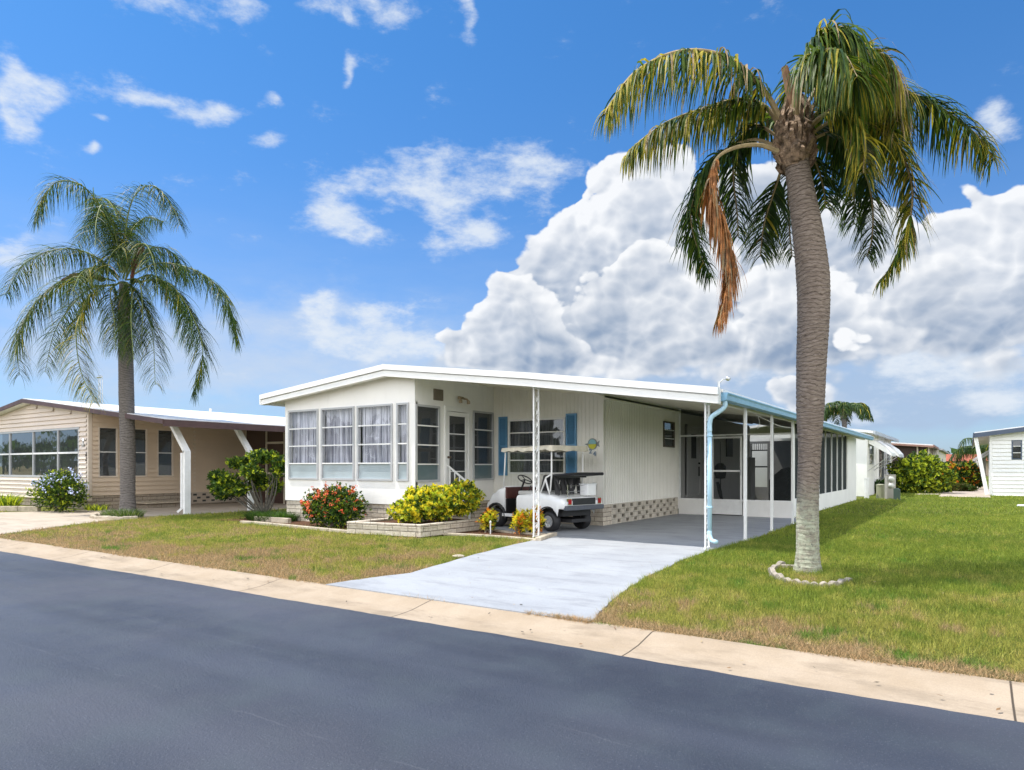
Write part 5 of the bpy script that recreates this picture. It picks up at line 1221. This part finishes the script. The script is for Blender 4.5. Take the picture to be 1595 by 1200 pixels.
b = MB(); b.lathe(c, [(0, 0), (.15, 0), (.19, .1), (.21, .24), (.19, .24), (.17, .12), (0, .1)], 16); b.tube(spline([c + Vector((-.2, 0, .18)), c + Vector((-.42, 0, .26)), c + Vector((-.48, 0, .12)), c + Vector((-.40, 0, .02))], 4), .018, 6)
tag(b.build('garden_pot', mat('sage_pot', (.34, .38, .30), .6), loc=c, smooth=True), 'sage green pot with a curled hose before the white clapboard home', 'pot')
# ------------------------------------------------------------------ homes behind
gr = mat('grey_edge', (.42, .46, .50), .5)
hA = thing('mobile_home', (-8, 42, 0), 'white home with two white metal window awnings behind the screen room', 'house')
ax_, ay0, ay1 = -4.0, 35.8, 47.6
wnA = [(36.6, 38.2, 1.5, 2.45), (40.7, 43.0, .75, 2.45), (45.0, 46.6, 1.3, 2.2)]
b = MB(); wall(b, 'x', ax_ - .1, ax_, ay0, ay1, 0, 3.0, wnA); b.box(-12, ax_ - .1, ay0, ay0 + .1, 0, 3.0); b.box(-12, ax_ - .1, ay1 - .1, ay1, 0, 3.0)
for y in (39.3, 40.2, 44.0): b.box(ax_, ax_ + .06, y, y + .12, 0, 3.0)
b.build('wall', white, hA)
for q in wnA: window(hA, 'x', ax_, 1, *q, rows=(.5,), gm=glsd, curtain=False)
b = MB(); b.box(ax_ - .6, ax_ - .55, ay0 + .2, ay1 - .2, .4, 2.9); b.build('room_interior', darkin, hA)
b = MB(); strip(b, [-12.5, -8, ax_ + .3], lambda x: 3.62 - abs(x + 8) * .13, lambda x: 3.50 - abs(x + 8) * .13, ay0 - .3, ay1 + .6); ra = b.build('roof', roofw, hA)
b = MB(); b.box(ax_ + .304, ax_ + .38, ay0 - .3, ay1 + .6, 2.90, 3.06); b.build('gutter', gr, ra)
for (y0, y1) in ((36.3, 38.6), (40.3, 43.6)):
    b = MB(); A = [(ax_ + .02, 2.75), (ax_ + .35, 2.62), (ax_ + .72, 2.34), (ax_ + .95, 2.05), (ax_ + .97, 1.9)]
    n = 14
    for i in range(n):
        ya, yb = y0 + (y1 - y0) * i / n, y0 + (y1 - y0) * (i + .9) / n; dz_ = .02 if i % 2 else 0
        for (xa, za), (xb, zb) in zip(A, A[1:]): b.mesh([(xa, ya, za + dz_), (xb, ya, zb + dz_), (xb, yb, zb + dz_), (xa, yb, za + dz_), (xa, ya, za + dz_ - .02), (xb, ya, zb + dz_ - .02), (xb, yb, zb + dz_ - .02), (xa, yb, za + dz_ - .02)], [(0,1,2,3),(4,7,6,5),(0,4,5,1),(2,6,7,3)])
    for y in (y0, y1): b.prism([(x, y, z) for x, z in A] + [(ax_ + .02, y, 2.5)], (0, .01, 0))
    aw = b.build('awning', metalw, hA); b = MB(); b.tube([(ax_, y0 + .05, 1.2), (ax_ + .95, y0 + .05, 1.95)], .018, 5); b.build('brace', alum, aw); b = MB(); b.tube([(ax_, y1 - .05, 1.2), (ax_ + .95, y1 - .05, 1.95)], .018, 5); b.build('brace', alum, aw)
hC = thing('mobile_home', (-6, 58, 0), 'home with brown screened porch behind the round green bush', 'house')
cX, cY = -2.3, 54.0
brs2 = mat('brown_screen_wall', (.06, .035, .03), .8)
b = MB(); b.box(-11, cX, cY, cY + .05, .5, 2.85); b.box(cX - .05, cX, cY + .05, 60, .5, 2.8); b.build('screen', brs2, hC)
b = MB()
for x in (-8, -6.2, -4.55, -3.0, cX - .05): b.box(x, x + .09, cY - .05, cY, 0, 2.85)
for y in (54, 55.5, 57.6, 59.9): b.box(cX, cX + .05, y, y + .1, 0, 2.8)
b.box(-11, cX, cY - .04, cY - .001, 0, .5); b.build('screen_frame', creamf, hC)
b = MB(); strip(b, [-12, -8, cX + .25], lambda x: 3.38 - abs(x + 8) * .085, lambda x: 3.22 - abs(x + 8) * .085, cY - .4, 62); rc = b.build('roof', roofw, hC); b = MB(); strip(b, [-12, -8, cX + .28], lambda x: 3.31 - abs(x + 8) * .085, lambda x: 3.18 - abs(x + 8) * .085, cY - .44, cY - .402); b.box(cX + .26, cX + .32, cY - .4, 62, 2.70, 2.86); b.build('fascia', mat('rust_fascia', (.30, .17, .13), .6), rc)
hD = thing('mobile_home', (-6, 70, 0), 'cream home farther back beyond the brown screened porch', 'house')
b = MB(); b.box(-10, -2.05, 61, 61.1, 0, 2.7); wall(b, 'x', -2.1, -2.0, 61.1, 82, 0, 2.7, [(70, 71.5, 1.2, 2.1)]); b.build('wall', mat('cream_wall', (.66, .62, .52), .6), hD)
b = MB(); strip(b, [-10.5, -6, -1.7], lambda x: 3.2 - abs(x + 6) * .1, lambda x: 3.08 - abs(x + 6) * .1, 62.01, 82.6); b.build('roof', mat('grey_roof', (.35, .36, .38), .7), hD)
window(hD, 'x', -2.0, 1, 70, 71.5, 1.2, 2.1, rows=(.5,), gm=darkin)
hE = thing('house', (-2, 128, 0), 'distant low house with a red tile roof', 'house')
b = MB(); b.box(-9, 7.5, 120, 130, 0, 2.3); b.build('wall', mat('far_wall', (.35, .28, .22), .8), hE)
b = MB(); b.mesh([(-10, 119, 2.2), (8.5, 119, 2.2), (8.5, 131, 2.2), (-10, 131, 2.2), (-7, 125, 3.3), (6, 125, 3.3)], [(0,1,5,4),(1,2,5),(2,3,4,5),(3,0,4),(0,3,2,1)]); b.build('roof', mat('red_tile', (.36, .10, .05), .8, .3, 2), hE)
# ------------------------------------------------------------------ bushes and palms beyond the lawn
def bush(px, py, d, w, h, label, mats, wts, rs, n=1500, leaf=.13, fl=None, cat='shrub', name='bush'):
    c = D(px, py, d); c.z = 0; w2 = w / 2
    return shrub(name, (c.x, c.y, 0), label, [(c.x - w2 * .4, c.y, h * .42, w2 * .62, w2 * .6, h * .42), (c.x + w2 * .42, c.y + .1, h * .40, w2 * .6, w2 * .6, h * .40), (c.x, c.y, h * .62, w2 * .62, w2 * .6, h * .38), (c.x - w2 * .2, c.y - w2 * .3, h * .3, w2 * .6, w2 * .4, h * .3)], n, leaf, mats, wts, rs, 7, fl, ratio=1.8, cat=cat)
bush(1433, 745, 36, 3.0, 2.12, 'big round light green bush on the far lawn behind the meters', [lyg, lm, lg, ld_], (.50, .28, .16, .06), 50, 2200, .15, dict(zmin=-.4, p=.012, n=5, r=.05, s=.03, m=petal_r))
bush(1484, 742, 43, 1.25, 1.6, 'orange leaved croton bush beside the round dark green one', [lo_, ly, lg], (.66, .18, .16), 51, 800, .15)
bush(1507, 742, 42, 1.7, 1.75, 'dark green round bush with yellow tips near the slanted posts', [ld_, lg, lyg, lo_], (.36, .34, .2, .1), 52, 1300, .15)
bush(1474, 738, 52, 1.7, 1.75, 'small blackish green bush in front of the cream home', [ld_, lg], (.7, .3), 53, 500, .2)
bush(1497, 765, 38.5, 1.4, .42, 'low olive ground shrub at the edge of the gravel bed', [leafmat('leaf_olive', (.12, .12, .035)), lg], (.7, .3), 54, 500, .12)
bush(1462, 766, 37, 1.1, .35, 'low spreading leaves at the right foot of the round bush', [lyg, lg], (.5, .5), 55, 300, .13)
bush(1373, 755, 34.5, .9, .75, 'small shrub against the wall under the awning', [lg, ld_], (.5, .5), 56, 260, .12)
sheet('gravel_bed', [G(x, y)[:2] for x, y in ((1425, 771), (1545, 771), (1545, 762), (1430, 763))], .011, mat('pink_gravel', (.50, .42, .36), .9, .2, 4, .02, 30))
def farpalm(px, py, d, hz, L, label, rs, n=13, k=1.):
    base = D(px, py, d); top = base.copy(); base.z = 0; rt = thing('palm_tree', base, label, 'palm tree'); rg = random.Random(rs)
    trunk(rt, [base, base.lerp(top, .5) + Vector((.1, 0, 0)), top], [.20, .16, .15], bark2, 10)
    for i in range(n):
        a = i * 2.4 + rg.uniform(-.3, .3); el_ = rg.uniform(-.2, 1.15); o1 = Vector((math.cos(a), math.sin(a), 0)); l = L * rg.uniform(.8, 1.1)
        pts = [top, top + (o1 * math.cos(el_) + Vector((0, 0, math.sin(el_)))) * l * .4, top + o1 * l * .75 * math.cos(el_ * .6) + Vector((0, 0, l * (.55 * math.sin(el_) - .12))), top + o1 * l * .98 * math.cos(el_ * .6) + Vector((0, 0, l * (.35 * math.sin(el_) - .5)))]
        frond(rt, pts, L * .32, 70, (.25, .70, .04, .01), rg, droop=.4, rr0=.03, wid=.06, petcol=petg)
farpalm(1314, 642, 46, 0, 2.0, 'small palm rising behind the blue gutter of the carport', 60, 15)
farpalm(1531, 700, 70, 0, 3.1, 'hazy palm behind the slanted posts of the right home', 61, 14)
# far tree belt
fb = MB(); rg = random.Random(9); fm_ = [ld_, lg]
root = None
for i in range(46):
    x = -260 + i * 11 + rg.uniform(-4, 4); y = 210 + rg.uniform(-20, 30); h = rg.uniform(4, 7.5) ; w = rg.uniform(6, 10)
    for k in range(120):
        d = Vector((rg.gauss(0, 1), rg.gauss(0, 1), rg.gauss(0, 1))).normalized(); p = Vector((x, y, h * .5)) + Vector((d.x * w, d.y * w * .6, d.z * h * .5)) * rg.uniform(.7, 1.05)
        e1 = Vector((rg.gauss(0, 1), rg.gauss(0, 1), rg.gauss(0, 1))).normalized() * rg.uniform(.7, 1.5); e2 = e1.cross(Vector((rg.gauss(0, 1), 1, 0)).normalized())
        fb.mesh([p - e1, p - e2, p + e1, p + e2], [(0, 1, 2, 3)], rg.randrange(2))
for i in range(34):
    x = -290 + i * 11 + rg.uniform(-3, 3); y = -46 + rg.uniform(-6, 6); h = rg.uniform(6, 9.5) ; w = rg.uniform(6, 8)
    for k in range(110):
        d = Vector((rg.gauss(0, 1), rg.gauss(0, 1), rg.gauss(0, 1))).normalized(); p = Vector((x, y, h * .5)) + Vector((d.x * w, d.y * w * .6, d.z * h * .5)) * rg.uniform(.6, 1.05)
        e1 = Vector((rg.gauss(0, 1), rg.gauss(0, 1), rg.gauss(0, 1))).normalized() * rg.uniform(.6, 1.3); e2 = e1.cross(Vector((rg.gauss(0, 1), 1, 0)).normalized())
        fb.mesh([p - e1, p - e2, p + e1, p + e2], [(0, 1, 2, 3)], rg.randrange(2))
tag(fb.build('tree_belt', fm_), 'distant dark green belt of trees on the horizon behind the homes', 'trees', kind='stuff')
# ------------------------------------------------------------------ utilities
def up(px, py): return G(px, py)
p = up(1350, 776.5); b = MB(); b.lathe(p, [(.10, 0), (.10, .84), (.11, .84), (.11, .90), (0, .90)], 16); tag(b.build('vent_pipe', metalw, loc=p, smooth=False), 'white standing plastic pipe on the lawn beyond the screen room', 'pipe')
p = up(1371.5, 776.5); b = MB(); b.lathe(p, [(.19, 0), (.17, .02), (.17, .56), (.185, .56), (.185, .60), (.1, .63), (0, .63)], 18); tag(b.build('utility_pedestal', mat('olive_pedestal', (.33, .33, .22), .6), loc=p), 'short round olive utility pedestal between the white pipe and the meters', 'pedestal')
p = up(1387, 777.5); mp = thing('meter_pedestal', p, 'grey electric meter pedestal with two round meters', 'meter')
b = MB(); b.box(p.x - .19, p.x + .19, p.y - .08, p.y + .12, 0, 1.02); b.box(p.x - .2, p.x + .2, p.y - .09, p.y + .13, 1.02, 1.05); b.xf(Matrix.Translation(p) @ Matrix.Rotation(R(34), 4, 'Z') @ Matrix.Translation(-p)); b.build('box', mat('meter_grey', (.36, .34, .30), .6), mp, bevel=.01)
for z in (.86, .58):
    b = MB(); b.lathe((0, 0, 0), [(.12, 0), (.12, -.04), (.10, -.05), (.10, -.12), (.08, -.15), (0, -.155)], 20, 0, 'y'); b.xf(Matrix.Translation(p + Vector((0, 0, z))) @ Matrix.Rotation(R(34), 4, 'Z') @ Matrix.Translation((-.03, -.08, 0))); b.build('meter', mat('meter_face', (.50, .50, .46), .2), mp, smooth=True)
p = up(1397, 778.5); b = MB(); b.prism([(p.x - .12, p.y - .1, 0), (p.x + .12, p.y - .1, 0), (p.x + .12, p.y - .1, .42), (p.x + .05, p.y - .1, .48), (p.x - .12, p.y - .1, .48)], (0, .25, 0)); tag(b.build('utility_box', mat('green_box', (.045, .075, .06), .6), loc=p, bevel=.01), 'small dark green utility box right of the meters', 'box')
p = up(1592, 789.5); b = MB(); b.lathe(p, [(0, 0), (.14, 0), (.16, .04), (.12, .07), (0, .08)], 12); tag(b.build('clean_out_cap', metalw, loc=p), 'small white cap on the lawn at the right edge', 'cap')
# street lamp behind the carport
dl = 62; q0 = D(1119.5, 727, dl); q1 = D(1119.5, 594, dl)
sl_ = thing('street_lamp', (q0.x, q0.y, 0), 'tall street lamp peeking over the carport roof', 'street lamp')
b = MB(); b.tube([(q0.x, q0.y, 0), q1], [.16, .12], 10); b.build('pole', alum, sl_)
b = MB(); b.tube([q1 - Vector((0, 0, .2)), D(1126, 591, dl), D(1131, 589.5, dl)], .06, 8); b.build('arm', alum, sl_)
b = MB(); a, e = D(1130, 589.5, dl), D(1138, 590, dl); b.tube([a, a.lerp(e, .3), a.lerp(e, .7), e], [.1, .22, .22, .05], 8); b.build('lamp_head', alum, sl_, smooth=True)
dl = 75; q0 = D(155, 727, dl)
an = thing('antenna_mast', (q0.x, q0.y, 0), 'slim lattice mast rising behind the roof of the tan home', 'mast')
b = MB(); tp_ = D(155, 589, dl)
for ox, oy in ((-.18, 0), (.18, 0), (0, .3)): b.tube([(q0.x + ox, q0.y + oy, 0), tp_ + Vector((ox, oy, 0))], .035, 5)
for i in range(24):
    z = tp_.z * i / 24; z2 = tp_.z * (i + 1) / 24; s = -1 if i % 2 else 1; b.tube([(q0.x - .18 * s, q0.y, z), (q0.x + .18 * s, q0.y, z2)], .025, 4)
b.build('mast', alum, an)
b = MB(); b.tube([tp_ + Vector((-.5, 0, .1)), tp_ + Vector((.5, 0, .1))], .12, 6); b.tube([tp_ + Vector((-.35, 0, .25)), tp_ + Vector((.35, 0, .25))], .06, 6); b.build('antenna_head', alum, an)
# ------------------------------------------------------------------ fallen leaves and grit
rg = random.Random(77); b = MB()
def leafat(x, y, z, L, m):
    a = rg.uniform(0, 6.28); d = Vector((math.cos(a), math.sin(a), rg.uniform(-.1, .3))) * L; s = Vector((-math.sin(a), math.cos(a), rg.uniform(-.3, .3))) * L * rg.uniform(.12, .35); p = Vector((x, y, z))
    b.mesh([p, p + d * .5 - s, p + d, p + d * .5 + s], [(0, 1, 2), (0, 2, 3)], m)
for i in range(150):
    u = rg.random(); x = rg.uniform(-14, 1.5)
    if u < .45: y = rg.uniform(4.95, 5.5); z = -.045 + (y - 5.05) / .45 * .045
    else:
        y = rg.uniform(5.6, 11); z = .03
    leafat(x, y, z + .004, rg.uniform(.015, .05), rg.randrange(3))
for i in range(22): q = G(rg.uniform(640, 1080), rg.uniform(850, 950)); leafat(q.x, q.y, .012, rg.uniform(.02, .05), rg.randrange(3))
tag(b.build('fallen_leaves', [mat('dry_leaf', (.22, .13, .06), .8, .3, 30), mat('pale_leaf', (.36, .27, .14), .8, .3, 30), mat('dark_leaf', (.06, .05, .03), .8, .3, 30)]), 'scattered dry fallen leaves on the gutter, lawn and driveway', 'leaves', kind='stuff')
